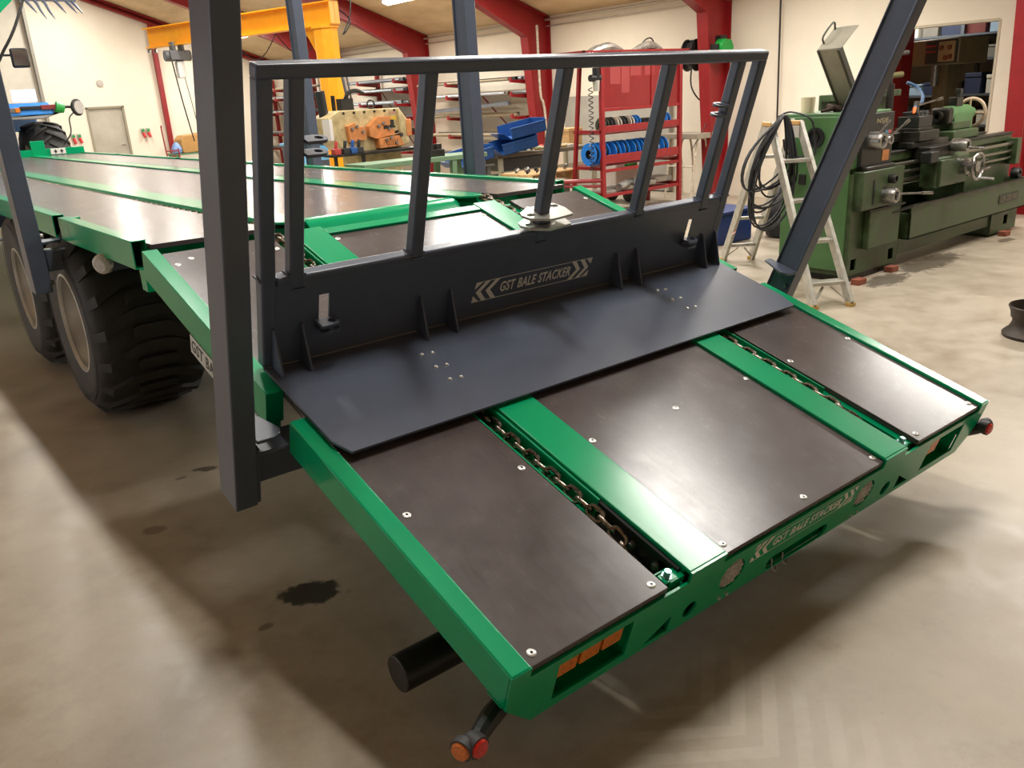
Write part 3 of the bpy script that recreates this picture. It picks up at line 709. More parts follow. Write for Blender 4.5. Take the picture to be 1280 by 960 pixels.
# slotted lug plates
def lug(u, v, n, s=1, up=1, pair=.05, parent=pusher, mt=DARK):
    o_ = [(0, -.028), (.05, -.028)]+[(.05+.028*math.cos(-PI/2+PI*k/8), .028*math.sin(-PI/2+PI*k/8)) for k in range(1, 8)]+[(.05, .028), (0, .028)]
    h = circ(.05, 0, .014, 12)
    for k in (0, 1):
        obj('lug_plate', MB(PM).mesh(plate([[(s*a, b) for a, b in o_], [(s*a, b) for a, b in h]], -.005, .005), T((u, v, n-k*pair))), mt, parent)
lug(.198, .012, .795, 1, pair=.042); lug(2.24, .012, .795, -1, pair=.042)
lug(.235, -.03, .168, 1, pair=.026); lug(2.15, -.03, .17, 1, pair=.026)
tri = [(1.135, .02), (1.15, -.015), (1.235, -.05), (1.36, -.035), (1.372, .03), (1.355, .085), (1.31, .09), (1.20, .075), (1.145, .045)]
for k in (0, 1):
    obj('slotted_plate', MB(PM).mesh(plate([tri, slot(1.155, 1.195, .0, .024), slot(1.315, 1.355, .045, .07)], -.005, .005), T((0, 0, .415-k*.042))), ZINC, pusher, label='slotted plate in pale zinc imitating a white reflection')  # pale zinc stands in for a white reflection on dark painted plates
obj('spacer', MB(PM).box(1.21, 1.272, -.006, .054, .378, .41), DARK, pusher, .003)
# ---- loader boom with bale tines at the trailer front
lb = obj('loader_mast', MB().box(.5, .66, DY_1+.05, DY_1+.21, .8, 4.0), GREEN, trailer, .01)
obj('boom', MB().beam((.58, DY_1+.12, 3.95), (2.1, DY_1+.22, 3.66), .14, .2), GREEN, lb, .01)
obj('boom_plate', MB().prism([(1.3, 3.2), (1.66, 3.22), (1.98, 3.5), (2.1, 3.9), (1.3, 3.9)], -.02, .02, frame((0, DY_1+.1, 0), (1,0,0), (0,0,1))), GREEN, lb, .004)
obj('grab_bar', MB().box(2.1, 2.92, DY_1+.15, DY_1+.25, 3.52, 3.62), DARK, lb, .006)
for x in (2.2, 2.32, 2.44, 2.62, 2.78, 2.86):
    l_ = .16 if x in (2.32, 2.44) else .1
    obj('tine', MB().tube([(x-.02, DY_1+.2, 3.55), (x+.01, DY_1+.12, 3.48), (x+.03, DY_1+.02, 3.50-l_*.9), (x+.07, DY_1-.06, 3.46-l_*1.4)], .02, 8, True, [.024, .022, .018, .004]), DARK, lb)
obj('hose', MB().tube([(2.16, DY_1+.1, 3.56), (2.05, DY_1+.04, 3.35), (1.9, DY_1, 3.08), (1.72, DY_1, 2.82), (1.45, DY_1+.05, 2.5), (.7, DY_1+.1, 2.2)], .022, 8), BLACK, lb)

# ================================================================== THE WORKSHOP
def knob(mb, c, ax, r, h): return mb.lathe([(r,0),(r,h*.8),(r*.85,h),(r*.55,h),(r*.5,h*.8),(0,h*.8)], c, ax, 18)
# ---------------- lathe
lathe = thing('lathe', 'large oil-stained green metal lathe standing on the concrete beside the doorway', 'lathe', (7.5, 2.9, 0))
F = 2.47
c = obj('headstock_cabinet', MB().box(5.77, 6.62, F+.02, 3.16, .24, .93).box(5.77, 6.62, 3.146, 3.16, .06, .24).box(5.77, 5.785, F+.036, 3.146, .06, .24).box(6.605, 6.62, F+.036, 3.146, .06, .24).mesh(plate([rect(5.77, 6.62, .06, .24), rect(5.82, 5.91, .10, .20), rect(6.46, 6.55, .10, .20)], 0, .015), frame((0, F+.035, 0), (1,0,0), (0,0,1))).box(5.80, 6.30, F+.05, 3.12, .93, .98), LG, lathe, .012)
obj('front_cover', MB().box(5.98, 6.50, F-.04, F+.02, .27, .60), LG, c, .008)
obj('drip_shelf', MB().box(5.95, 6.56, F-.05, F+.03, .60, .615), OILY, c)
obj('plinth', MB().box(5.80, 6.60, F+.04, 3.12, 0, .07), OILY, c)
hd = obj('headstock', MB().box(5.77, 6.34, F+.04, 3.18, .97, 1.43), LG2, lathe, .012)
obj('end_cover', MB().box(5.755, 5.775, F+.06, 3.17, .10, 1.40), LG2, hd, .006)
obj('vent_ring', MB().lathe([(.085,0),(.085,.02),(.062,.02),(.062,.004),(.03,.004),(.03,.014),(0,.014)], (5.757, 2.86, 1.23), (-1,0,0), 24), BLACK, hd)
obj('latch', MB().box(5.74, 5.757, 2.93, 3.0, .83, .92), BLACK, hd, .005)
cp = obj('control_panel', MB().box(5.83, 6.32, F-.0, F+.045, .985, 1.41), mat('panel_black', (32, 32, 30), .45, var=.2), lathe, .004)
PF = frame((0, F-.001, 0), (1,0,0), (0,0,1))
obj('lettering', MB().mesh(textmesh('NSJE', 6.03, 6.22, 1.315, 1.365, .0006, .15), PF), mat('panel_print', (176, 166, 130), .5), cp, smooth=0)
obj('orange_plate', MB().box(6.16, 6.27, F-.004, F, 1.01, 1.10), ORANGE, cp)
obj('chart_plate', MB().box(6.18, 6.23, F-.004, F, 1.235, 1.262), mat('chart_blue', (84, 132, 156), .5), cp)
obj('chart_plate', MB().box(6.23, 6.28, F-.004, F, 1.235, 1.262), mat('chart_red', (190, 74, 66), .5), cp)
obj('selector_dial', knob(MB(), (5.97, F, 1.19), (0,-1,0), .075, .11), STEEL, cp)
obj('dial_lever', MB().cyl((5.97, F-.06, 1.25), (6.07, F-.1, 1.35), .008, 8), STEEL, cp)
obj('speed_lever', knob(MB(), (6.17, F, 1.185), (0,-1,0), .045, .07).cyl((6.17, F-.05, 1.21), (6.33, F-.12, 1.33), .008, 8).cyl((6.30, F-.105, 1.305), (6.34, F-.122, 1.335), .014, 8), STEEL, cp)
gb = obj('feed_gearbox', MB().box(5.80, 6.33, F-.05, F+.05, .62, .95), LG, lathe, .012)
obj('gearbox_top', MB().box(5.85, 6.32, F-.045, F+.05, .95, .985), OILY, gb, .01)
obj('feed_dial', knob(MB(), (6.17, F-.05, .72), (0,-1,0), .07, .11), STEEL, gb)
obj('feed_dial', knob(MB(), (6.24, F-.05, .855), (0,-1,0), .04, .06), OILY, gb)
obj('feed_slot', MB().box(5.97, 6.0, F-.054, F-.048, .66, .87), BLACK, gb)
obj('feed_lever', MB().cyl((6.3, F-.1, .72), (6.60, F-.2, .70), .009, 8).cyl((6.55, F-.185, .703), (6.68, F-.225, .693), .014, 8), STEEL, gb)
b_ = obj('bed', MB().box(6.34, 9.12, F+.16, F+.50, .74, .98).box(6.34, 9.12, F+.13, F+.22, .96, 1.035).box(6.34, 9.12, F+.40, F+.52, .96, 1.035), LG, lathe, .01)
obj('bed_way', MB().box(6.34, 9.13, F+.12, F+.235, 1.03, 1.05).box(6.34, 9.13, F+.395, F+.525, 1.03, 1.05), OILY, b_, .004)
obj('end_bracket', MB().box(9.02, 9.12, F+.02, F+.2, .72, .99), LG, b_, .008)
for k, z in enumerate((.935, .86, .79)): obj('feed_rod', MB().cyl((6.30, F+.08, z), (9.04, F+.08, z), (.018, .016, .014)[k], 10), mat('rod_steel', (120, 116, 104), .3, .8), b_)
tp = obj('tail_pedestal', MB().box(8.1, 9.15, F+.12, F+.55, .30, .75), LG, lathe, .012)
obj('tail_foot', MB().box(8.55, 9.18, F+.0, F+.62, .24, .33).box(8.55, 9.18, F+.605, F+.62, .03, .24).box(8.55, 8.565, F+.016, F+.605, .03, .24).box(9.165, 9.18, F+.016, F+.605, .03, .24).mesh(plate([rect(8.55, 9.18, .03, .24), rect(8.86, 8.96, .10, .20)], 0, .015), frame((0, F+.015, 0), (1,0,0), (0,0,1))).box(8.6, 9.1, F+.05, F+.55, 0, .04), LG, tp, .01)
obj('tail_knob', knob(MB(), (9.08, F+.06, .62), (0,-1,0), .06, .08), BLACK, tp)
tr = obj('chip_tray', MB().box(6.66, 9.28, F-.06, F-.045, .26, .565).box(6.66, 9.28, F-.06, F+.6, .26, .275).box(9.265, 9.28, F-.06, F+.6, .26, .565).box(6.66, 6.675, F-.06, F+.6, .26, .50).box(6.66, 9.28, F+.585, F+.6, .26, .62), LG, lathe, .003)
obj('tray_rim', MB().box(6.64, 9.29, F-.078, F-.04, .56, .575).beam((6.65, F-.06, .565), (6.36, F-.02, .545), .05, .014), OILY, tr)
obj('tray_skirt', MB().box(6.62, 8.56, F+.02, F+.05, .12, .27), LG, tr, .004)
obj('name_plate', MB().box(8.52, 8.98, F-.066, F-.06, .36, .45), BLACK, tr)
obj('lettering', MB().mesh(textmesh('USR 250 400', 8.55, 8.95, .375, .435, .0006), frame((0, F-.067, 0), (1,0,0), (0,0,1))), mat('plate_print', (120, 114, 92), .5), tr, smooth=0)
cg = obj('carriage', MB().box(6.85, 7.55, F+.08, F+.56, 1.05, 1.11).box(6.95, 7.45, F-.04, F+.2, .95, 1.06).box(6.72, 6.98, F+.2, F+.5, 1.11, 1.20), OILY, lathe, .01)
ap = obj('apron', MB().box(6.98, 7.62, F-.1, F+.06, .69, .96), LG, lathe, .014)
obj('apron_face', MB().box(7.0, 7.30, F-.13, F-.09, .70, .94), LG, ap, .01)
hw = obj('handwheel', MB().tube([(7.50+.115*math.cos(2*PI*k/24)*0+0, F-.24, .845) if False else (7.50+.118*math.cos(2*PI*k/24), F-.24-.03*math.cos(2*PI*k/24)*0, .845+.118*math.sin(2*PI*k/24)) for k in range(24)], .014, 8, closed=True), STEEL, ap)
for k in range(3): obj('spoke', MB().cyl((7.50, F-.22, .845), (7.50+.118*math.cos(k*2.09+.5), F-.24, .845+.118*math.sin(k*2.09+.5)), .010, 6), STEEL, ap)
obj('wheel_hub', MB().lathe([(.075,0),(.075,.05),(.05,.06),(.05,.14),(0,.145)], (7.50, F-.1, .845), (0,-1,0), 20), STEEL, ap)
obj('wheel_grip', MB().cyl((7.54, F-.25, .735), (7.56, F-.37, .73), .014, 8), STEEL, ap)
obj('apron_lever', MB().cyl((7.58, F-.11, .80), (7.80, F-.2, .88), .009, 8), BLACK, ap)
obj('apron_lever', MB().cyl((7.60, F-.11, .75), (7.86, F-.2, .80), .009, 8), STEEL, ap)
obj('cross_slide_dial', knob(MB(), (7.36, F-.05, 1.05), (0,-1,0), .06, .14).cyl((7.38, F-.19, 1.03), (7.40, F-.33, 1.02), .012, 8), STEEL, cg)
obj('start_box', MB().box(6.80, 6.96, F-.12, F-.02, .93, 1.03), BLACK, cg, .01)
obj('compound_slide', MB().box(6.90, 7.28, F+.05, F+.33, 1.11, 1.20).box(6.92, 7.2, F+.08, F+.3, 1.20, 1.23), OILY, cg, .006)
tpst = obj('tool_post', MB().box(6.92, 7.18, F+.08, F+.28, 1.23, 1.33).box(6.96, 7.12, F+.12, F+.26, 1.34, 1.37), BLACK, cg, .006)
obj('tool_lever', MB().cyl((7.05, F+.18, 1.36), (7.05, F+.18, 1.46), .025, 10).cyl((7.05, F+.18, 1.42), (7.24, F+.05, 1.47), .009, 8).cyl((7.20, F+.075, 1.458), (7.25, F+.04, 1.475), .015, 8), STEEL, tpst)
for k in range(4): obj('clamp_screw', MB().cyl((6.95+k*.06, F+.1, 1.33), (6.95+k*.06, F+.1, 1.375), .008, 6), STEEL, tpst)
ts = obj('tailstock', MB().box(7.86, 8.42, F+.18, F+.5, 1.05, 1.14).box(7.96, 8.36, F+.24, F+.44, 1.14, 1.22), LG, lathe, .012)
obj('tailstock_barrel', MB().lathe([(.085,0),(.09,.05),(.09,.5),(.06,.52),(.06,.62)], (7.92, F+.34, 1.28), (1,0,0), 22).box(8.0, 8.4, F+.25, F+.43, 1.14, 1.28), LG2, ts)
obj('quill', MB().lathe([(.025,.1),(.025,0),(.05,0),(.05,.15)], (7.80, F+.34, 1.28), (1,0,0), 18), OILY, ts)
obj('barrel_nose', MB().box(7.86, 7.98, F+.25, F+.43, 1.2, 1.36), OILY, ts, .02)
obj('tailstock_wheel', MB().tube([(8.56, F+.34+.14*math.cos(2*PI*k/24), 1.28+.14*math.sin(2*PI*k/24)) for k in range(24)], .018, 8, closed=True).cyl((8.52, F+.2, 1.28), (8.52, F+.48, 1.28), .01, 6).cyl((8.52, F+.34, 1.14), (8.52, F+.34, 1.42), .01, 6), mat('wheel_tan', (176, 156, 132), .45, .2), ts)
obj('clamp_handle', MB().box(8.12, 8.26, F+.3, F+.38, 1.36, 1.45).cyl((8.2, F+.32, 1.46), (7.98, F+.22, 1.50), .010, 8).box(7.95, 8.01, F+.2, F+.25, 1.485, 1.535), OILY, ts, .004)
sg_ = obj('splash_guard', MB().box(6.36, 7.66, 3.20, 3.23, .62, 1.56).box(6.36, 7.66, 3.12, 3.2, 1.5, 1.56), LG, lathe, .006)
for x in (6.78, 7.3): obj('stiffener', MB().box(x, x+.05, 3.17, 3.2, .9, 1.5), LG, sg_)
obj('lamp_arm', MB().cyl((7.02, 3.12, 1.5), (7.02, 3.12, 1.68), .03, 10).cyl((7.02, 3.12, 1.68), (7.52, 3.06, 1.70), .028, 10), mat('olive_brass', (110, 104, 64), .4, .4), lathe)
obj('coolant_hose', MB().tube([(7.62, 3.05, 1.62), (7.66, 2.98, 1.58), (7.55, 2.85, 1.50), (7.32, 2.74, 1.44), (7.12, 2.68, 1.44), (7.0, 2.64, 1.40)], .016, 8), mat('hose_blue', (58, 92, 128), .45), lathe)
obj('coolant_nozzle', MB().cyl((7.0, 2.64, 1.40), (6.95, 2.62, 1.355), .018, 8, .010), mat('nozzle_orange', (244, 122, 40), .4), lathe)
obj('coolant_pipe', MB().tube([(7.2, 2.98, 1.04), (7.2, 3.0, 1.6), (7.24, 3.02, 1.78), (7.4, 3.05, 1.88), (7.6, 3.06, 1.9)], .022, 8).cyl((7.18, 2.98, 1.05), (7.18, 2.98, 1.62), .035, 8), mat('pipe_black', (44, 38, 34), .5), lathe)
# raised chuck guard: two hinged sheet panels
gm_ = mat('guard_grey', (150, 146, 132), .5, .2, var=.1)
def sheet(p, q, y0, y1, th=.008): return MB().beam((p[0], (y0+y1)/2, p[1]), (q[0], (y0+y1)/2, q[1]), th, y1-y0, up=(0, 1, 0))
g0, g1, g2 = (6.02, 1.44), (5.62, 1.93), (5.86, 2.10)
cgd = obj('chuck_guard', sheet(g0, g1, 2.62, 2.80), gm_, lathe, .002)
obj('guard_rim', sheet(g0, g1, 2.60, 2.625, .05), mat('guard_dark', (66, 66, 56), .5, .2), cgd); obj('guard_rim', sheet(g0, g1, 2.795, 2.81, .03), mat('guard_dark', (66, 66, 56)), cgd)
obj('guard_flap', sheet(g1, g2, 2.60, 2.81), gm_, cgd, .002)
obj('guard_handle', MB().tube([(5.68, 2.79, 1.975), (5.66, 2.79, 2.03), (5.80, 2.79, 2.14), (5.83, 2.79, 2.085)], .008, 8), mat('guard_dark', (66, 66, 56)), cgd)
obj('guard_hinge', MB().cyl((5.94, 2.62, 1.43), (5.94, 2.62, 1.50), .05, 14), STEEL, cgd)
# cup and oily rag tray on the lathe
o = obj('plastic_cup', MB().lathe([(0,0),(.055,0),(.062,.13),(.058,.13),(.05,.006),(0,.006)], (5.86, 3.02, 1.43), (0,0,1), 20), mat('cup_cream', (232, 224, 190), .4)); tag(o, 'small cream plastic cup on top of the lathe headstock', 'cup')
o = obj('rag', MB().tube([(5.84, 2.88, 1.44), (5.88, 2.80, 1.46), (5.92, 2.86, 1.475), (5.95, 2.76, 1.455), (5.98, 2.84, 1.45), (6.02, 2.72, 1.45)], .022, 8, True, [.01, .022, .026, .022, .024, .01]), mat('rag_brown', (78, 62, 54), .9, var=.2)); tag(o, 'crumpled dark rag beside the cup on the lathe', 'rag')
for x, y, lab in ((5.82, 2.40, 'orange brick shim under the headstock corner beside the ladder foot'), (6.45, 2.44, 'orange brick shim under the headstock cabinet next to the chip tray'), (8.75, 2.40, 'orange brick shim under the tailstock foot of the lathe')):
    o = obj('brick_shim', MB().box(x-.06, x+.06, y-.04, y+.04, 0, .05), mat('brick_orange', (132, 72, 52), .85, var=.2), bevel=.004)
    tag(o, lab, 'brick', 'brick shims under the lathe')
# ---------------- step ladder
FB, FD, FA, FC = Vector((4.84, 2.22, 0)), Vector((5.10, 2.06, 0)), Vector((6.0, 3.98, 0)), Vector((6.22, 3.80, 0))
tA = Vector((5.30, 3.00, 1.37)); tC = Vector((5.50, 2.86, 1.37))
ladder = thing('step_ladder', 'worn double-sided aluminium step ladder standing beside the lathe', 'ladder', (5.5, 2.9, 0))
hv = (FB-FA).normalized()
for nm, f, t_ in (('leg', FB, tA), ('leg', FD, tC), ('leg', FA, tA-hv*.10), ('leg', FC, tC-hv*.10)):
    obj(nm, MB().beam(f+Vector((0,0,.015)), t_, .03, .10, up=hv), ALU, ladder, .003)
    obj('rubber_foot', MB().box(f.x-.03, f.x+.03, f.y-.03, f.y+.03, 0, .03), mat('foot_tan', (186, 150, 84), .7), ladder, .004)
for (f1, f2, t1, t2, wd) in ((FB, FD, tA, tC, .11), (FA, FC, tA-hv*.1, tC-hv*.1, .05)):
    for k in (.13, .35, .57, .79):
        p, q = f1.lerp(t1, k), f2.lerp(t2, k); obj('tread' if wd > .1 else 'rung', MB().beam(p, q, wd, .028), ALU, ladder, .003)
    for f, t_ in ((f1, t1), (f2, t2)):
        g = f1.lerp(f2, .5).lerp(t1.lerp(t2, .5), .13); p = f.lerp(t_, .02)
        obj('brace', MB().beam(p, p.lerp(g, .5).lerp(f1.lerp(t1, .13).lerp(f2.lerp(t2, .13), .5), .6), .02, .008), ALU, ladder)
capm = mat('cap_tan', (196, 150, 84), .6)
for tt in (tA, tC): obj('top_cap', MB().beam(tt+hv*.05+Vector((0,0,-.0)), tt-hv*.15+Vector((0,0,-.0)), .05, .035), capm, ladder, .006)
for tt in (tA, tC): obj('hinge_plate', MB().beam(tt+hv*.04-Vector((0,0,.07)), tt-hv*.14-Vector((0,0,.07)), .034, .10), ZINC, ladder, .004)
lst = FA.lerp(tA-hv*.1, .3); obj('warning_sticker', MB().beam(lst+Vector((-.018,-.012,-.08)), lst+Vector((-.018+.0,-.012,.08)).lerp(tA, .04), .006, .05, up=hv), mat('sticker', (236, 230, 222), .5, col2=(196, 60, 50), scale=60), ladder)
# cable coil hung over the ladder top
m = MB(); rnd = random.Random(3); ld = Vector((.80, -.60, 0)); nd = Vector((-.6, -.8, 0))
for k in range(13):
    w_, h_, cx = rnd.uniform(.16, .27), rnd.uniform(.55, .95), rnd.uniform(-.10, -.02); ph = rnd.uniform(-.3, .3)
    pts = []
    for j in range(32):
        a = 2*PI*j/32; dn = (1-math.cos(a))/2
        pts.append(tA+nd*(.10+.006*k)+ld*(w_*math.sin(a)*(.35+.65*dn)+cx*dn*2+.05)+Vector((0, 0, .065-h_*dn+.02*math.sin(3*a+ph))))
    m.tube(pts, .0085, 6, closed=True)
m.tube([tA+Vector((.0,-.07,.06)), tA+Vector((.12,-.10,.09)), tC+Vector((.0,-.1,.03)), tC+Vector((.04,-.12,-.12)), tC+Vector((.0,-.14,-.27)), tA+Vector((.08,-.12,-.24)), tA+Vector((.04,-.1,-.12))], .0085, 6)
o = obj('cable_coil', m, mat('cable_black', (40, 42, 46), .5)); tag(o, 'loose coil of thin black cable hung over the step ladder', 'cable')
# ---------------- rusty wheel rim on the floor
o = thing('wheel_rim', 'bare black steel car wheel rim lying flat on the concrete', 'wheel rim', (5.11, .72, 0))
RBL = mat('rusty_black', (44, 42, 40), .5, .4, col2=(66, 54, 44), scale=14)
obj('barrel', MB().lathe([(.185,.008),(.205,.0),(.21,.02),(.19,.04),(.175,.05),(.16,.08),(.155,.10),(.158,.125),(.168,.13),(.172,.165),(.182,.19),(.188,.205),(.182,.212),(.172,.19),(.155,.16),(.145,.12),(.148,.06),(.17,.03),(.185,.008)], (5.11, .72, 0), (0,0,1), 36), RBL, o, smooth=40)
obj('centre_disc', MB().lathe([(.15,.12),(.12,.13),(.09,.165),(.05,.16),(.04,.15)], (5.11, .72, 0), (0,0,1), 30), RBL, o)
# ---------------- reels on the wall / column
def hose_reel(c, r, w_, m1, name, label, cat):
    t = thing(name, label, cat, c); c = Vector(c); ax = Vector((.25, -1, 0)).normalized()
    obj('drum', MB().lathe([(0,-w_/2),(r*.3,-w_/2),(r*.35,-w_*.45),(r,-w_*.42),(r,-w_*.34),(r*.8,-w_*.32),(r*.8,w_*.32),(r,w_*.34),(r,w_*.42),(r*.35,w_*.45),(r*.3,w_/2),(0,w_/2)], c, ax, 28), m1, t)
    obj('wall_bracket', MB().box(c.x-.02, WX, c.y-.12, c.y+.12, c.z+r*.75, c.z+r*.95).box(c.x+r*.8, WX+.0, c.y-.1, c.y+.1, c.z-r*.6, c.z+r*.95), BLACK, t, .006)
    obj('spokes', MB().box(c.x-r*.9, c.x+r*.9, c.y-w_*.55, c.y-w_*.5, c.z-.02, c.z+.02).box(c.x-.02, c.x+.02, c.y-w_*.55, c.y-w_*.5, c.z-r*.9, c.z+r*.9), BLACK, t)
    return t
t = hose_reel((10.0, 7.72, 2.14), .235, .2, mat('reel_black', (34, 35, 36), .4, var=.2), 'hose_reel', 'black hose reel fixed to the white wall beside a red column', 'hose reel')
obj('hose', MB().tube([(9.85, 7.6, 1.98), (9.82, 7.58, 1.7), (9.9, 7.5, 1.5), (10.05, 7.42, 1.42), (10.22, 7.38, 1.42)], .012, 8), BLACK, t)
GRB = mat('reel_green', (20, 150, 60), .35, var=.08)
t = thing('cable_reel', 'bright green cable reel housing hung on the red column', 'cable reel', (9.95, 7.12, 2.2))
obj('housing', MB().prism([(-.14,-.1),(.14,-.1),(.16,.02),(.10,.12),(-.08,.13),(-.15,.05)], -.07, .07, frame((9.95, 7.08, 2.2), (1,0,0), (0,0,1))), GRB, t, .02)
obj('mount', MB().box(9.78, 9.85, 7.05, 7.2, 2.14, 2.26).box(9.9, 10.05, 7.1, 7.2, 2.3, 2.38), BLACK, t)
o = obj('hanging_cable', MB().cyl((10.2, 6.31, 3.05), (10.2, 6.27, 1.0), .013, 8), BLACK); tag(o, 'straight black cable hanging down the white wall behind the ladder', 'cable')
o = obj('sagging_cable', MB().tube([(10.15, 7.55, 1.95), (10.1, 7.4, 1.6), (9.9, 7.3, 1.2), (9.5, 7.28, .78)], .006, 6), BLACK); tag(o, 'thin cable slanting from the hose reel down to the red rack', 'cable')
for y_, nm in ((11.32, 0), (2.80, 1)):
    o = obj('conduit_pipe', MB().tube([(9.94, y_-.02, 2.9), (9.96, y_-.02, 1.75), (10.02, y_-.02, 1.55), (10.06, y_-.02, 1.3), (10.06, y_-.02, .9)] if nm == 0 else [(10.1, y_-.02, 3.0), (10.08, y_-.02, 1.9), (10.1, y_-.02, 1.3), (10.16, y_-.02, 1.05)], .024, 8), WPIPE)
    tag(o, 'white pipe clipped to the red column behind the workbench' if nm == 0 else 'white cable clipped to the red column right of the doorway', 'pipe')
# ---------------- trestle with white pipe legs
t = thing('trestle', 'narrow trestle with chipped white bent pipe legs against the wall', 'trestle', (9.75, 7.55, 0))
obj('top_board', MB().box(9.55, 10.0, 7.22, 7.95, .92, 1.0), mat('board_grey', (150, 140, 124), .7, var=.1), t, .006)
for y_ in (7.32, 7.62, 7.85):
    obj('bent_leg', MB().tube([(9.56, y_+.02, 0), (9.62, y_, .6), (9.66, y_, .86), (9.72, y_, .92), (9.82, y_, .92), (9.88, y_, .86), (9.94, y_, .5), (9.98, y_+.02, 0)], .016, 8), WPIPE, t)
obj('cross_pipe', MB().cyl((9.62, 7.32, .5), (9.62, 7.85, .5), .012, 8), WPIPE, t)
# ---------------- red reel rack (axis aligned, along x)
RY = 7.33; rk = thing('reel_rack', 'red steel rack with a solid back panel and shelves of reels', 'rack', (8.45, 7.6, 0))
for x in (7.63, 9.26): obj('front_post', MB().box(x-.03, x+.03, RY-.03, RY+.03, 0, 2.08), REDRACK, rk, .004)
for x in (7.63, 9.26): obj('back_post', MB().beam((x-.02, RY+.62, 0), (x-.02, RY+.40, 2.08), .05, .05, up=(0,1,0)), REDRACK, rk, .004)
bpnl = obj('back_panel', MB().box(7.66, 9.23, RY+.0, RY+.02, 1.46, 2.06), mat('red_panel', (128, 26, 30), .32, var=.08, scale=5), rk)
for x, z0, w_, h_ in ((7.80, 1.78, .2, .24), (8.02, 1.66, .16, .36), (8.2, 1.88, .22, .14), (8.50, 1.88, .2, .16)): obj('faded_label', MB().box(x, x+w_, RY-.002, RY, z0, z0+h_), mat('faded_print', (150, 56, 56), .6, var=.3, scale=90, stretch=(1, 1, 6)), bpnl)
obj('panel_rib', MB().box(8.62, 8.66, RY-.015, RY, 1.46, 2.06), REDRACK, bpnl)
for z in (1.45, 1.19, .78, .625, .28):
    h_ = .09 if z in (1.19,) else (.12 if z == .78 else .045)
    obj('front_rail', MB().box(7.63, 9.26, RY-.02, RY+.02, z-h_/2, z+h_/2), REDRACK, rk, .004)
for x in (7.62, 9.26):
    for z in (1.16, .66, .30): obj('side_rail', MB().box(x-.02, x+.02, RY, RY+.56, z-.025, z+.025), REDRACK, rk, .003)
for z in (1.13, .70, .27): obj('shelf', MB().box(7.64, 9.25, RY+.01, RY+.5, z-.012, z), REDRACK, rk)
obj('lower_tube', MB().cyl((7.2, RY+.5, .5), (7.62, RY+.02, .5), .03, 8).cyl((7.2, RY+.5, .44), (7.62, RY+.02, .42), .02, 8), REDRACK, rk)
bk = obj('top_basket', MB().box(7.2, 9.35, RY-.12, RY-.09, 2.19, 2.215).box(7.2, 9.35, RY+.4, RY+.43, 2.19, 2.215).box(7.2, 7.23, RY-.12, RY+.43, 2.19, 2.215).box(9.32, 9.35, RY-.12, RY+.43, 2.19, 2.215).box(7.4, 9.3, RY-.05, RY+.4, 2.08, 2.10), REDRACK, rk)
for k in range(8): obj('basket_bar', MB().beam((7.35+k*.27, RY-.105, 2.2), (7.45+k*.25, RY-.04, 2.09), .02, .02), REDRACK, bk)
ft = mat('foil_grey', (170, 164, 154), .35, .3, col2=(110, 100, 92), scale=14)
rb2 = random.Random(5)
for k in range(5):
    x0 = 7.36+(k % 2)*.8+.08*(k//2); yo = .12*(k//2)
    o = obj('sheet_bundle', MB().tube([(x0, RY-.0+yo, 2.16), (x0+.25, RY+.02+yo, 2.2+rb2.uniform(0,.05)), (x0+.5, RY+.02+yo, 2.24+rb2.uniform(-.04,.04)), (x0+.74, RY+yo, 2.18)], .05, 8, True, [.025, .05, .055, .03]), ft)
    tag(o, 'crumpled grey hose bundle heaped on top of the red rack', 'bundle', 'bundles on top of the red rack')
o = obj('thin_hose', MB().tube([(8.45, RY+.1, 2.2), (8.6, RY+.1, 2.34), (8.75, RY+.1, 2.37), (8.84, RY+.1, 2.24)], .01, 6), BLACK); tag(o, 'thin black hose loop standing up on the red rack', 'hose')
def spool(c, r, w_, mtl, label, ax=(1, 0, 0), core=BLACK):
    t = thing('wire_spool', label, 'spool', c, 'wire spools on the red rack'); c = Vector(c); ax = Vector(ax).normalized()
    for s in (-1, 1): obj('flange', MB().lathe([(r*.42,-.006),(r,-.006),(r,.006),(r*.42,.006)], c+ax*s*w_/2, ax, 28, closed=True), mtl, t)
    obj('wire_core', MB().lathe([(r*.4,-w_/2),(r*.78,-w_/2),(r*.78,w_/2),(r*.4,w_/2)], c, ax, 24, closed=True), core, t)
for k in range(7): spool((7.56+k*.2, RY+.16+.02*(k % 2), .705+.155), .155, .09, BLUE, 'blue wire spool in the row on the middle shelf of the red rack')
spool((8.98, RY+.16, .705+.155), .15, .09, BLUE, 'blue wire spool at the doorway end of the middle shelf')
cols = [mat('coil_green', (58, 70, 52), .5), mat('coil_black', (40, 40, 40), .5), mat('coil_white', (214, 206, 190), .5), mat('coil_black', (40, 40, 40)), mat('coil_white', (214, 206, 190)), BLUE]
names = ['olive green', 'black', 'white', 'black', 'white', 'blue']
for k in range(6): spool((7.78+k*.13, RY+.15, 1.135+.105), .105, .06, cols[k], names[k]+' wire coil on the upper shelf of the red rack')
for k in range(3): spool((8.52+k*.09, RY+.15, 1.135+.08), .08, .05, cols[1], 'small black wire coil on the upper shelf of the red rack')
spool((9.08, RY+.15, 1.135+.105), .105, .07, BLUE, 'blue wire spool near the post end of the upper shelf')
o = obj('spiral_hose', MB().tube([(7.44+.03*math.cos(j*.8), RY+.02+.03*math.sin(j*.8), 1.75-j*.0085) for j in range(130)], .007, 5), BLACK); tag(o, 'black spiral air hose hanging at the end of the red rack', 'hose')
t = thing('air_regulator', 'black air regulator with clear bowl mounted on the red rack post', 'regulator', (7.53, RY+.05, 1.8))
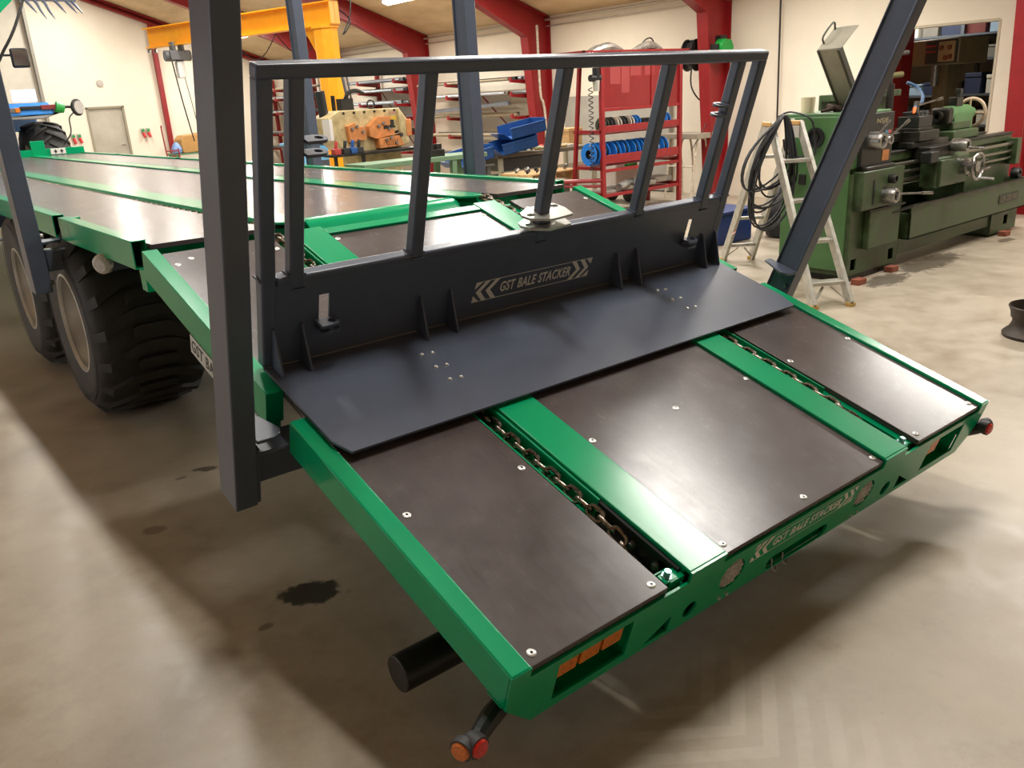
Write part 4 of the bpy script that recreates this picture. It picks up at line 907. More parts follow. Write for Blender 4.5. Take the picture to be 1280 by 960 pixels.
obj('body', MB().cyl((7.53, RY, 1.86), (7.53, RY, 2.0), .05, 14).cyl((7.42, RY, 1.87), (7.6, RY, 1.87), .045, 12), BLACK, t); obj('bowl', MB().cyl((7.53, RY, 1.70), (7.53, RY, 1.84), .042, 14, .05), mat('bowl_clear', (190, 186, 176), .2, .2), t)
o = obj('grinder', MB().cyl((8.0, RY+.06, .36), (8.26, RY+.12, .40), .055, 14).cyl((8.26, RY+.12, .40), (8.36, RY+.1, .42), .035, 12).cyl((8.36, RY+.1, .38), (8.36, RY+.1, .46), .05, 12), mat('tool_grey', (184, 184, 178), .45, .3, col2=(70, 70, 70), scale=5)); tag(o, 'grey angle grinder lying on the lowest shelf of the red rack', 'grinder')
for k, x in enumerate((7.75, 8.05, 8.5, 8.85)):
    o = obj('sheet_scrap', MB().prism([(x, RY+.12), (x+.34, RY+.08), (x+.4, RY+.4), (x+.05, RY+.44)], .272+k*.02, .33+k*.03), mat('scrap_grey', (140, 134, 122), .6, var=.3, scale=10), bevel=.02); tag(o, 'grey crumpled sheet on the lowest shelf of the red rack', 'sheet', 'sheets on the lowest rack shelf')
# wheeled welder behind the rack
t = thing('welding_trolley', 'pale welding unit on black wheels behind the red rack', 'welder', (9.0, 8.25, 0))
obj('body', MB().box(8.7, 9.2, 8.12, 8.46, .22, .78), mat('welder_white', (222, 214, 206), .5, var=.06), t, .02); [obj('wheel', MB().cyl((8.98, q, .14), (8.98, q+.06, .14), .14, 20), RUBBER, t) for q in (8.06, 8.46)]; obj('gas_bottle', MB().cyl((9.3, 8.4, 0), (9.3, 8.4, .7), .07, 14), BINB, t)
obj('plug', MB().cyl((8.9, 8.1, .56), (9.1, 8.1, .58), .05, 12), GRB, t)
# grey board leaning on the wall behind the rack
o = obj('grey_board', MB().box(10.2, 10.28, 8.35, 10.9, .02, 1.62), GREYP); tag(o, 'large grey sheet standing against the white wall behind the rack', 'board')
# ---------------- workbench with parts
wb = thing('workbench', 'steel workbench with cream frame and dark drawers under loose parts', 'workbench', (8.0, 9.6, 0))
obj('bench_top', MB().box(7.15, 9.3, 9.1, 9.9, .80, .86), mat('bench_top_grey', (120, 114, 98), .55, var=.15), wb, .005)
CF = mat('bench_cream', (198, 194, 172), .5)
for x in (7.22, 8.2, 9.22):
    for y_ in (9.14, 9.84): obj('leg', MB().box(x-.03, x+.03, y_-.03, y_+.03, 0, .80), CF, wb)
obj('apron_rail', MB().box(7.2, 9.25, 9.11, 9.16, .54, .60), CF, wb); obj('drawer', MB().box(7.27, 8.17, 9.13, 9.6, .6, .79), mat('drawer_dark', (70, 74, 72), .5), wb, .005); obj('drawer', MB().box(7.27, 8.17, 9.13, 9.6, .3, .53), mat('drawer_dark', (70, 74, 72)), wb, .005)
# blue tilting bins
for k, (x, z, rz) in enumerate(((6.62, .80, .1), (7.48, .90, -.1), (7.66, 1.12, -.12))):
    t = thing('parts_bin', 'open blue steel parts bin '+('tipped at the bench end', 'stacked on the other bins at the bench', 'lying on top of the bin stack')[k], 'bin', (x, 9.0, z), 'blue bins by the workbench')
    Mx = T((x, 9.1, z)) @ Matrix.Rotation(rz, 4, 'Z') @ Matrix.Rotation(-.15, 4, 'Y')
    obj('shell', MB(Mx).box(-.32, .32, -.2, .2, 0, .012).box(-.32, .32, -.2, -.185, 0, .15).box(-.32, .32, .185, .2, 0, .2).box(.305, .32, -.2, .2, 0, .2).add([(-.32,-.2,0),(-.32,.2,0),(-.46,.2,.12),(-.46,-.2,.12),(-.33,-.2,0),(-.33,.2,0),(-.47,.2,.12),(-.47,-.2,.12)], [(0,1,2,3),(7,6,5,4),(0,3,7,4),(1,5,6,2),(3,2,6,7),(0,4,5,1)]), BINB, t)
    obj('lip', MB(Mx).box(-.33, .33, -.215, -.18, .15, .165), BINB, t)
o = obj('bin_stand', MB().box(6.7, 7.9, 8.95, 9.3, .74, .80) if False else MB().box(6.36, 6.88, 8.85, 9.35, .0, .02).box(6.40, 6.46, 8.9, 9.3, 0, .76).box(6.78, 6.84, 8.9, 9.3, 0, .76).box(6.36, 6.88, 8.85, 9.35, .74, .76), mat('stand_grey', (110, 112, 108), .5)); tag(o, 'low grey steel stand under the blue bins beside the bench', 'stand')
pm = [mat('part_white', (214, 210, 202), .5), STEEL, mat('part_red', (176, 60, 56), .5), mat('part_tan', (176, 150, 104), .6), BLACK, mat('part_green', (70, 140, 70), .5)]
pn = ['white', 'steel', 'red', 'tan', 'black', 'green']; rr = random.Random(11)
for k in range(22):
    x, y_ = 8.06+.165*(k % 6)+rr.uniform(-.02, .02), 9.2+.17*(k//6)+rr.uniform(-.02, .02); i = rr.randrange(6); s = rr.uniform(.03, .055); a = rr.uniform(0, PI)
    d = Vector((math.cos(a), math.sin(a), 0))*s*1.6
    mbx = MB().cyl(Vector((x, y_, .86+s*.5))-d, Vector((x, y_, .86+s*.5))+d, s*.5, 8) if k % 2 else MB().beam(Vector((x, y_, .86+s*.4))-d, Vector((x, y_, .86+s*.4))+d, s, s*.8).cyl((x, y_, .86), (x, y_, .86+s), s*.3, 8)
    o = obj('machine_part', mbx, pm[i], bevel=.003); tag(o, 'small '+pn[i]+' machine part lying on the steel workbench', 'part', 'loose parts on the workbench')
t = thing('vise', 'small dark bench vise clamped at the back of the workbench', 'vise', (7.9, 9.5, .86)); obj('body', MB().box(7.82, 7.98, 9.4, 9.6, .86, .98), OILY, t, .01); obj('jaw', MB().box(7.84, 7.96, 9.34, 9.38, .92, 1.02), OILY, t); obj('screw', MB().cyl((7.9, 9.25, .93), (7.9, 9.4, .93), .015, 8).cyl((7.84, 9.26, .93), (7.96, 9.26, .93), .008, 6), STEEL, t)
o = obj('wooden_box', MB().box(9.0, 9.3, 9.5, 9.8, .86, 1.12).box(8.99, 9.31, 9.49, 9.81, 1.08, 1.13), WOOD, bevel=.004); tag(o, 'small pale wooden box at the far end of the workbench', 'box')
t = thing('pallet', 'pale wooden pallet with parts standing in front of the rack end', 'pallet', (7.3, 8.2, 0))
for k in range(5): obj('deck_board', MB().box(6.75, 7.75, 7.95+k*.13, 8.05+k*.13, .62, .64), WOOD, t, .002)
for x in (6.8, 7.25, 7.7): obj('block', MB().box(x-.05, x+.05, 7.95, 8.57, .50, .62), WOOD, t, .003)
for k in (0, 1): obj('bottom_board', MB().box(6.75, 7.75, 7.95+k*.52, 8.05+k*.52, .48, .50), WOOD, t, .002)
o = obj('pallet_stand', MB().box(6.8, 7.7, 8.0, 8.5, 0, .04).box(6.85, 6.95, 8.05, 8.45, 0, .48).box(7.55, 7.65, 8.05, 8.45, 0, .48), mat('stand_grey', (110, 112, 108))); tag(o, 'grey steel stand carrying the wooden pallet', 'stand')
for k in range(10):
    x, y_ = 6.86+.18*(k % 5), 8.08+.25*(k//5); i = rr.randrange(6); s = rr.uniform(.03, .06)
    o = obj('machine_part', MB().cyl((x, y_, .645+s*.4), (x+s, y_, .645+s), s*.5, 8).cyl((x, y_, .64), (x, y_, .64+s*1.2), s*.35, 8), pm[i]); tag(o, 'small '+pn[i]+' machine part on the wooden pallet', 'part', 'loose parts on the pallet')
# ---------------- cantilever racks with steel stock along the right wall
t = thing('blue_crate', 'dark blue crate on the floor behind the step ladder', 'crate', (6.9, 4.7, 0)); obj('shell', MB().box(6.6, 7.2, 4.5, 4.9, 0, .36), mat('crate_navy', (22, 48, 100), .5, var=.1), t, .02); obj('rim', MB().box(6.57, 7.23, 4.47, 4.93, .34, .37), mat('crate_navy', (22, 48, 100)), t, .006)
o = obj('black_sack', MB().lathe([(0,0),(.22,.02),(.26,.2),(.22,.4),(.12,.55),(.04,.62),(0,.62)], (7.56, 4.3, 0), (0,0,1), 14), mat('sack_black', (28, 28, 32), .5, bump=.8, bscale=9)); tag(o, 'black sack on the floor between the ladder and the lathe', 'sack')
stock = [mat('stock_grey', (120, 124, 130), .4, .5, var=.15), mat('stock_dark', (62, 62, 60), .5, .4, var=.2), mat('stock_tan', (150, 136, 112), .55, .2, var=.15), mat('stock_galv', (168, 172, 176), .35, .6, var=.1)]
sn = ['grey', 'dark', 'rusty tan', 'galvanised']
def canti(ys_, levels, y0, y1, where, seed, nbar=4):
    rr = random.Random(seed)
    t = thing('cantilever_rack', 'red cantilever rack '+where, 'rack', (10.0, (y0+y1)/2, 0), 'cantilever racks along the white wall')
    for y in ys_:
        obj('upright', MB().box(10.12, 10.22, y-.04, y+.04, 0, 2.5), REDRACK, t, .004)
        obj('base', MB().box(9.5, 10.22, y-.04, y+.04, 0, .1), REDRACK, t, .004)
        for z in levels:
            a = obj('arm', MB().prism([(9.62, z-.04), (10.12, z-.09), (10.12, z), (9.62, z)], -.03, .03, frame((0, y, 0), (1,0,0), (0,0,1))), REDRACK, t, .003)
            obj('end_stop', MB().box(9.60, 9.625, y-.03, y+.03, z-.04, z+.05), REDRACK, a)
    for a, b in zip(ys_, ys_[1:]): obj('brace', MB().beam((10.17, a, .5), (10.17, b, 2.1), .03, .012, up=(1,0,0)), REDRACK, t)
    for li, z in enumerate(levels):
        for k in range(nbar):
            i = rr.randrange(4); h = rr.uniform(.04, .085); x = 9.68+k*.105; a, b = y0+rr.uniform(0, .5), y1-rr.uniform(0, .6)
            if k % 2: mbx = MB(); hollow(mbx, x, x+.07, a, b, z+.001, z+h, .006)
            else: mbx = MB().cyl((x+.04, a, z+h/2), (x+.04, b, z+h/2), h/2, 8).cyl((x+.04, a-.001, z+h/2), (x+.04, a+.02, z+h/2), h*.3, 8)
            o = obj('steel_bar', mbx, stock[i], smooth=32)
            tag(o, sn[i]+' steel bar lying on the red cantilever rack '+where, 'steel bar', 'steel stock on the racks')
canti([11.75, 13.9], [.55, .94, 1.32, 1.72, 1.98], 11.62, 15.2, 'behind the workbench', 1)
canti([15.95, 17.6], [.60, 1.04, 1.36, 1.66, 1.94, 2.15], 15.75, 18.6, 'beyond the punching machine', 2)
canti([21.0, 22.4, 23.7], [.60, 1.0, 1.58, 1.95, 2.2], 19.9, 23.85, 'in the far corner', 3)
# a few long angles leaning across the rack front
for k in range(5):
    y0, z0 = 11.85+.08*k, 1.42+.004*k
    o = obj('steel_angle', MB().beam((9.63+.075*k, y0, z0+.12), (9.64+.08*k, y0+2.8, z0+.0), .05, .012).beam((9.61+.075*k, y0, z0+.145), (9.62+.08*k, y0+2.8, z0+.025), .008, .05), stock[0])
    tag(o, 'blue-grey steel angle piled at a slant on the rack behind the workbench', 'steel bar', 'slanted angles on the rack')
# ---------------- punching machine (steelworker)
iw = thing('punching_machine', 'worn cream and orange steel punching machine behind the trailer deck', 'machine', (5.5, 10.3, 0))
IW = frame((0, 10.0, 0), (1,0,0), (0,0,1))
bd = [(4.86, 1.28), (4.84, 1.55), (5.02, 1.64), (6.02, 1.63), (6.14, 1.47), (6.14, 1.12), (5.95, 1.05), (5.4, 1.02), (5.05, 1.08)]
obj('body', MB().prism(bd, -.5, 0, IW), CREAMM, iw, .012)
obj('body_edge', MB().box(4.83, 4.88, 9.98, 10.2, 1.24, 1.53), mat('white_strip', (222, 218, 214), .5), iw)
obj('side_plate', MB().prism([(5.98, 1.60), (6.10, 1.46), (6.12, 1.12), (5.97, 1.08)], 0, .06, IW), CREAMM, iw, .01)
obj('guard_plate', MB().box(6.08, 6.17, 9.93, 10.05, 1.22, 1.46), ORANGE, iw, .008)
for nm, pl, zz in (('punch_block', [(5.08,1.42),(5.2,1.46),(5.24,1.40),(5.36,1.40),(5.36,1.22),(5.10,1.20)], .09), ('shear_block', [(5.42,1.40),(5.58,1.52),(5.80,1.52),(5.80,1.40),(5.66,1.40),(5.66,1.34),(5.84,1.34),(5.84,1.26),(5.52,1.22),(5.42,1.26)], .11), ('notcher_block', [(5.55,1.22),(5.9,1.24),(5.96,1.10),(5.55,1.08)], .15)):
    hl = [rect(5.66+k*.035, 5.672+k*.035, 1.11, 1.19) for k in range(6)] if nm == 'notcher_block' else []
    b_ = obj(nm, MB().mesh(plate([pl]+hl, 0, zz), IW), ORANGE, iw)
    cx = sum(p[0] for p in pl)/len(pl); cz = sum(p[1] for p in pl)/len(pl)
    for dx, dz in ((-.08, .03), (.09, -.02), (0, .06)): obj('cap_screw', MB().cyl((cx+dx, 10.0-zz, cz+dz), (cx+dx, 10.0-zz-.03, cz+dz), .022, 12), STEEL, b_)
obj('shear_gap_dark', MB().box(5.66, 5.86, 9.885, 9.91, 1.355, 1.385).box(5.78, 5.84, 9.885, 9.91, 1.385, 1.47), OILY, iw)  # dark boxes stand in for the shade inside the L-shaped shear gap
obj('warning_plate', MB().box(5.86, 5.96, 9.995, 10.0, 1.46, 1.52), mat('warn_yellow', (214, 178, 60), .5), iw); obj('maker_plate', MB().box(5.85, 5.96, 9.995, 10.0, 1.55, 1.59), mat('plate_pink', (186, 140, 120), .5), iw)
for k in range(6): obj('top_bolt', MB().cyl((5.08+k*.17, 9.985, 1.60), (5.08+k*.17, 10.0, 1.60), .018, 10), OILY, iw)
obj('work_table', MB().box(5.2, 6.2, 9.7, 10.0, 1.02, 1.06), OILY, iw, .006); obj('lever_knobs', MB().cyl((5.9, 9.98, 1.22), (5.93, 9.84, 1.25), .03, 10).cyl((5.85, 9.98, 1.28), (5.9, 9.88, 1.3), .02, 10), BLACK, iw)
obj('pedestal', MB().box(5.25, 6.0, 10.02, 10.5, 0, 1.06).box(5.1, 6.1, 9.9, 10.6, 0, .08), CREAMM, iw, .01)
obj('lifting_eye', MB().tube([(5.66+.06*math.cos(2*PI*k/16), 10.2, 1.70+.06*math.sin(2*PI*k/16)) for k in range(16)], .012, 6, closed=True), OILY, iw)
obj('hydraulic_cylinder', MB().cyl((4.93, 10.3, 1.5), (4.90, 10.3, 1.92), .07, 16), BLACK, iw, .008)
obj('valve_block', MB().box(5.2, 5.4, 10.25, 10.4, 1.63, 1.8).cyl((5.1, 10.3, 1.63), (5.1, 10.3, 1.85), .03, 10).tube([(5.28, 10.3, 1.75), (5.35, 10.28, 1.88), (5.5, 10.28, 1.9), (5.6, 10.28, 1.86)], .03, 8), OILY, iw)
obj('feed_pipe', MB().cyl((5.36, 10.3, 1.63), (5.26, 10.3, 2.35), .022, 8).cyl((5.42, 10.3, 1.63), (5.34, 10.3, 2.3), .014, 8), mat('hose_grey', (92, 92, 92), .5), iw)
obj('tool_shelf', MB().box(4.62, 5.2, 9.55, 9.85, 1.03, 1.06).box(4.66, 4.70, 9.6, 9.64, 0, 1.03).box(5.1, 5.14, 9.6, 9.64, 0, 1.03), OILY, iw)
for k, (x, c_) in enumerate(((4.72, 'part_red'), (4.86, 'coil_black'), (4.98, 'bin_blue'), (5.08, 'coil_black'))):
    o = obj('hand_tool', MB().box(x-.05, x+.05, 9.6, 9.72, 1.06, 1.14).cyl((x, 9.66, 1.14), (x+.02, 9.66, 1.24), .025, 10), MATS[c_], bevel=.006); tag(o, ('red', 'black tall', 'blue', 'black short')[k]+' hand tool on the shelf of the punching machine', 'tool', 'tools by the punching machine')
# ---------------- long green steel table
gt = thing('steel_table', 'long pale green steel roller table in front of the punching machine', 'table', (5.3, 8.5, 0))
obj('table_top', MB().box(4.35, 6.3, 8.25, 8.75, .93, .99), BENCHG, gt, .006)
for x, dx in ((4.6, -.08), (5.75, -.05), (6.1, .1)):
    for y_ in (8.3, 8.7): obj('leg', MB().beam((x+dx, y_, 0), (x, y_, .93), .07, .07), BENCHG, gt)
obj('low_rail', MB().box(4.6, 6.1, 8.46, 8.52, .3, .36), BENCHG, gt)
t = thing('clamp_block', 'dark iron clamp block standing on the green table', 'clamp', (5.55, 8.45, .99)); obj('block', MB().box(5.45, 5.68, 8.38, 8.56, .99, 1.08), OILY, t, .006); obj('post', MB().box(5.5, 5.53, 8.42, 8.48, 1.08, 1.16).box(5.58, 5.66, 8.42, 8.5, 1.08, 1.15), OILY, t)
for k in range(6):
    x = 6.62+.5*(k % 3); y_ = 8.1+.5*(k//3)
    o = obj('scrap_piece', MB().beam((x-.2, y_, .08), (x+.2, y_+.12, .08), .1, .16), [BLACK, STEEL, mat('part_white', (0,0,0)), BINB, OILY, STEEL][k], bevel=.01); tag(o, ('black', 'short steel', 'white', 'blue', 'oily', 'long steel')[k]+' offcut heaped on the floor beside the green table', 'offcut', 'offcuts by the green table')
# ---------------- jib crane
cr = thing('jib_crane', 'yellow pillar jib crane with a long beam reaching over the hall', 'crane', (6.0, 12.0, 0))
obj('pillar', MB().cyl((6.0, 12, 0), (6.0, 12, 2.92), .2, 8).cyl((6.0, 12, 2.90), (6.0, 12, 2.94), .23, 8).cyl((6.0, 12, 0), (6.0, 12, .05), .35, 12), YEL, cr, smooth=20)
bd_ = Vector((-.297, .955, 0)); sdv = Vector((.955, .297, 0)); p0 = Vector((6.0, 12, 3.12))-bd_*.25; p1 = Vector((6.0, 12, 3.12))+bd_*4.75
obj('beam', MB().beam(p0+Vector((0,0,.17)), p1+Vector((0,0,.17)), .2, .02).beam(p0-Vector((0,0,.17)), p1-Vector((0,0,.17)), .2, .02).beam(p0, p1, .014, .34).beam(p0-bd_*.0, p0+bd_*.02, .2, .36), YEL, cr)
obj('gusset', MB().prism([(0, 2.92), (.5, 2.96), (.2, 2.45), (.12, 1.9), (0, 1.9)], -.01, .01, frame((6.0, 12, 0), bd_, (0,0,1))), YEL, cr)
for k in (-1, 1): obj('end_stop', MB().cyl(p1-bd_*.06+sdv*.07*k-Vector((0,0,.19)), p1-bd_*.06+sdv*.07*k-Vector((0,0,.26)), .035, 10), STEEL, cr)
hp = p0+bd_*4.2
ho = obj('hoist', MB().box(hp.x-.17, hp.x+.17, hp.y-.15, hp.y+.15, 2.68, 2.84).cyl((hp.x-.24, hp.y, 2.76), (hp.x+.24, hp.y, 2.76), .1, 14).box(hp.x-.1, hp.x-.04, hp.y-.1, hp.y+.1, 2.84, 3.0).box(hp.x+.06, hp.x+.12, hp.y-.1, hp.y+.1, 2.84, 3.0), mat('hoist_grey', (96, 98, 100), .45), cr, .01)
obj('chain_bag', MB().box(hp.x-.06, hp.x+.08, hp.y-.1, hp.y+.06, 2.36, 2.66), mat('bag_white', (226, 226, 222), .6), ho, .02)
obj('lift_chain', MB().tube([(hp.x-.12, hp.y, 2.68), (hp.x-.04, hp.y+.02, 1.9), (hp.x+.06, hp.y+.05, 1.2)], .012, 6).tube([(hp.x+.06, hp.y-.02, 2.4), (hp.x+.12, hp.y, 1.9), (hp.x+.16, hp.y, 1.5)], .007, 6), BLACK, ho)
pts = []
for k in range(25):
    s = k/24; q = p0.lerp(p1, .06+.68*s); pts.append(q+Vector((0, 0, -.2-.38*abs(math.sin(s*PI*3)))))
obj('festoon_cable', MB().tube(pts, .009, 5), BLACK, cr)
obj('slew_cable', MB().tube([(6.22, 11.95, 3.2), (6.45, 11.95, 3.02), (6.28, 11.95, 2.8), (6.45, 11.95, 3.1), (6.5, 11.95, 3.42)], .012, 5), BLACK, cr)
obj('base_block', MB().cyl((6.0, 12, .05), (6.0, 12, .5), .26, 8), mat('crane_blue', (40, 60, 130), .5), cr)
# ---------------- end wall fittings
def socket(x, z, lab):
    t = thing('power_socket', lab, 'socket', (x, EY, z), 'power sockets on the end wall')
    obj('box', MB().box(x-.05, x+.05, EY-.06, EY, z, z+.12), mat('socket_grey', (170, 172, 160), .5, var=.2), t, .01); obj('lid', MB().cyl((x, EY-.06, z+.06), (x, EY-.08, z+.06), .035, 12), GRB, t)
    obj('plug', MB().cyl((x, EY-.05, z), (x+.02, EY-.1, z-.12), .04, 12), mat('plug_red', (196, 40, 44), .45), t)
socket(4.49, 1.25, 'red plugged socket by the personnel door'); socket(4.64, 1.25, 'red plugged socket by the personnel door'); socket(6.28, 1.28, 'red plugged socket near the thin red post'); socket(6.42, 1.28, 'red plugged socket near the thin red post')
t = thing('cardboard_carton', 'crushed brown cardboard carton by the end wall', 'carton', (7.3, 22.9, 0))
obj('carton_body', MB().prism([(6.85, .72), (6.92, .70), (7.55, .72), (7.58, .95), (7.4, 1.18), (6.95, 1.16), (6.84, 1.05)], -.3, .3, frame((0, 22.9, 0), (1,0,0), (0,0,1))), CARD, t, .02); obj('flap', MB().box(7.35, 7.95, 22.7, 23.1, 1.10, 1.2), CARD, t, .02)
obj('tape', MB().box(7.45, 7.6, 22.68, 22.7, 1.09, 1.21), mat('tape', (220, 206, 180), .4), t)
o = obj('carton_table', MB().box(6.6, 8.3, 22.5, 23.3, .66, .70).box(6.65, 6.72, 22.55, 22.62, 0, .66).box(8.18, 8.25, 22.55, 22.62, 0, .66).box(6.65, 6.72, 23.2, 23.26, 0, .66).box(8.18, 8.25, 23.2, 23.26, 0, .66), BENCHG); tag(o, 'plain table carrying the cardboard carton by the end wall', 'table')
t = thing('hand_truck', 'thin red hand truck leaning beside the cardboard carton', 'hand truck', (6.5, 22.6, 0)); obj('frame', MB().tube([(6.3, 22.2, .1), (6.3, 22.34, 1.35), (6.32, 22.36, 1.4)], .018, 8).tube([(6.63, 22.2, .1), (6.63, 22.3, .85)], .018, 8).cyl((6.3, 22.28, .8), (6.63, 22.28, .8), .016, 8).box(6.26, 6.68, 21.9, 22.2, .05, .07), REDRACK, t)
for x_ in (6.28, 6.65): obj('wheel', MB().cyl((x_-.02, 22.22, .1), (x_+.02, 22.22, .1), .1, 14), RUBBER, t)
for k in range(1):
    o = obj('blue_bag', MB().lathe([(0,0),(.12,.02),(.14,.12),(.09,.24),(.03,.3),(0,.3)], (6.6+.1*(k % 2), 22.55, .70-.001+.0) if False else (6.70, 22.64, .70), (0,0,1), 10), mat('bag_blue', (120, 150, 200), .5, var=.3, scale=30)); tag(o, 'small blue patterned bag on the table with the carton', 'bag', 'blue bags by the carton')
# ---------------- low blue machine in front of the far rack
t = thing('tool_cabinet', 'long light blue tool cabinet under the far rack', 'cabinet', (8.6, 18.5, 0))
lb_ = mat('light_blue', (112, 178, 220), .45)
obj('body', MB().box(8.0, 9.3, 18.2, 18.8, .04, .84), mat('dark_blue_grey', (80, 86, 96), .5), t, .01); obj('top', MB().box(7.96, 9.34, 18.16, 18.84, .84, .90), lb_, t, .008)
for k in range(2):
    dr_ = obj('drawer', MB().box(8.05+.63*k, 8.62+.63*k, 18.18, 18.2, .45, .80), lb_, t, .004); obj('pull', MB().box(8.25+.63*k, 8.42+.63*k, 18.15, 18.18, .62, .65), BLACK, dr_)
o = obj('tie_pole', MB().cyl((6.75, 15.0, 0), (6.75, 15.0, 1.75), .035, 10).cyl((6.75, 15.0, 1.7), (6.75, 15.0, 1.82), .06, 10).box(6.6, 6.9, 14.85, 15.15, 0, .03), lb_); tag(o, 'light blue upright stand behind the trailer deck', 'stand')
# ---------------- store room behind the doorway
t = thing('drilling_machine', 'grey drilling machine with red print seen through the doorway', 'drilling machine', (11.5, 4.7, 0))
HM = T((11.55, 4.78, 0)) @ Matrix.Rotation(math.radians(-20), 4, 'Z')
h_ = obj('head', MB(HM).box(-.02, .5, -.55, .42, 1.78, 2.12), mat('drill_olive', (112, 100, 76), .5, var=.15), t, .02)
obj('front_plate', MB(HM).box(-.035, -.02, -.53, .02, 1.80, 2.10), mat('drill_dark', (58, 54, 50), .5), h_)
obj('dial_plate', MB(HM).box(-.045, -.03, -.5, -.22, 1.82, 2.08), mat('drill_tan', (166, 134, 92), .5), h_)
for k in (0, 1): obj('red_print', MB(HM).box(-.042, -.034, -.17, .01, 1.95+k*.07, 1.97+k*.07), mat('print_red', (170, 50, 44), .5), h_)
for (a, b) in ((-.28, 2.0), (-.42, 2.0), (-.36, 1.87), (-.44, 1.88)): obj('dial', MB(HM).cyl((-.045, a, b), (-.07, a, b), .032, 12), mat('dial_brown', (130, 70, 44), .5), h_)
obj('column', MB(HM).box(.25, .5, -.12, .12, 0, 1.8), mat('drill_olive', (112, 100, 76)), t, .01); obj('quill', MB(HM).cyl((.1, -.06, 1.78), (.1, -.06, 1.5), .05, 14), STEEL, t); obj('table', MB(HM).box(-.15, .5, -.3, .3, .95, 1.02), OILY, t); obj('base', MB(HM).box(-.2, .6, -.35, .35, 0, .12), OILY, t)
o = obj('plywood_sheet', MB().box(10.95, 11.0, 5.0, 6.6, 0, 2.3), WOOD); tag(o, 'tall plywood sheet standing just inside the doorway', 'board')
o = obj('white_brace', MB().beam((10.93, 5.15, 1.85), (10.93, 5.5, 1.5), .02, .12, up=(1,0,0)).beam((10.93, 5.5, 1.5), (10.93, 5.2, 1.2), .02, .12, up=(1,0,0)), WPIPE); tag(o, 'pale angled brace fixed on the plywood sheet', 'brace')
struct('trim_19', MB().box(11.05, 11.35, 4.9, 5.05, 0, 2.9), RED)
t = thing('store_shelf', 'dark steel shelving full of boxes in the store room', 'shelf', (13.1, 4.9, 0)); ss = mat('shelf_steel', (86, 94, 104), .5)
for x in (12.8, 13.4):
    for y_ in (3.4, 4.9, 6.4): obj('post', MB().box(x-.025, x+.025, y_-.025, y_+.025, 0, 2.6), ss, t)
for z in (.4, .9, 1.35, 1.85, 2.2): obj('shelf_board', MB().box(12.75, 13.45, 3.38, 6.42, z-.03, z), ss, t)
bc = [('dark blue', (40, 50, 80)), ('white', (220, 218, 206)), ('brown', (96, 76, 62)), ('light blue', (150, 176, 200)), ('grey', (120, 118, 112)), ('dark red', (104, 44, 40))]
rr = random.Random(21); cnt = 0
for z in (.4, .9, 1.35, 1.85, 2.2):
    y_ = 3.5
    while y_ < 6.2:
        w_ = rr.uniform(.16, .4); hh = rr.uniform(.14, .3); i = rr.randrange(6)
        t = thing('storage_box', bc[i][0]+' storage box on the steel shelf in the store room', 'box', (13.0, y_+w_/2, z), 'storage boxes on the store shelf')
        obj('carton', MB().box(12.84, 13.34, y_, y_+w_, z, z+hh*.8), mat('box_'+bc[i][0], bc[i][1], .6, var=.1), t, .006); obj('lid', MB().box(12.83, 13.35, y_-.005, y_+w_+.005, z+hh*.8, z+hh), mat('box_'+bc[i][0], bc[i][1]), t, .006)
        y_ += w_+rr.uniform(.03, .12)
t = thing('ceiling_lamp', 'short fluorescent lamp in the store room behind the doorway', 'lamp', (12.2, 5.4, 2.9))
obj('housing', MB().box(12.1, 12.3, 4.8, 6.0, 2.84, 2.905), LW, t); obj('store_diffuser_offscreen', MB().box(12.12, 12.28, 4.82, 5.98, 2.80, 2.845), LMAT, t)
l = bpy.data.lights.new('store', 'AREA'); l.shape = 'RECTANGLE'; l.size = .2; l.size_y = 1.1; l.energy = 22; l.color = (1, .93, .82)
lo = bpy.data.objects.new('store_lamp_offscreen', l); COL.objects.link(lo); lo.parent = t; lo.matrix_parent_inverse = T(-Vector((12.2, 5.4, 2.9))); lo.location = (12.2, 5.4, 2.79)
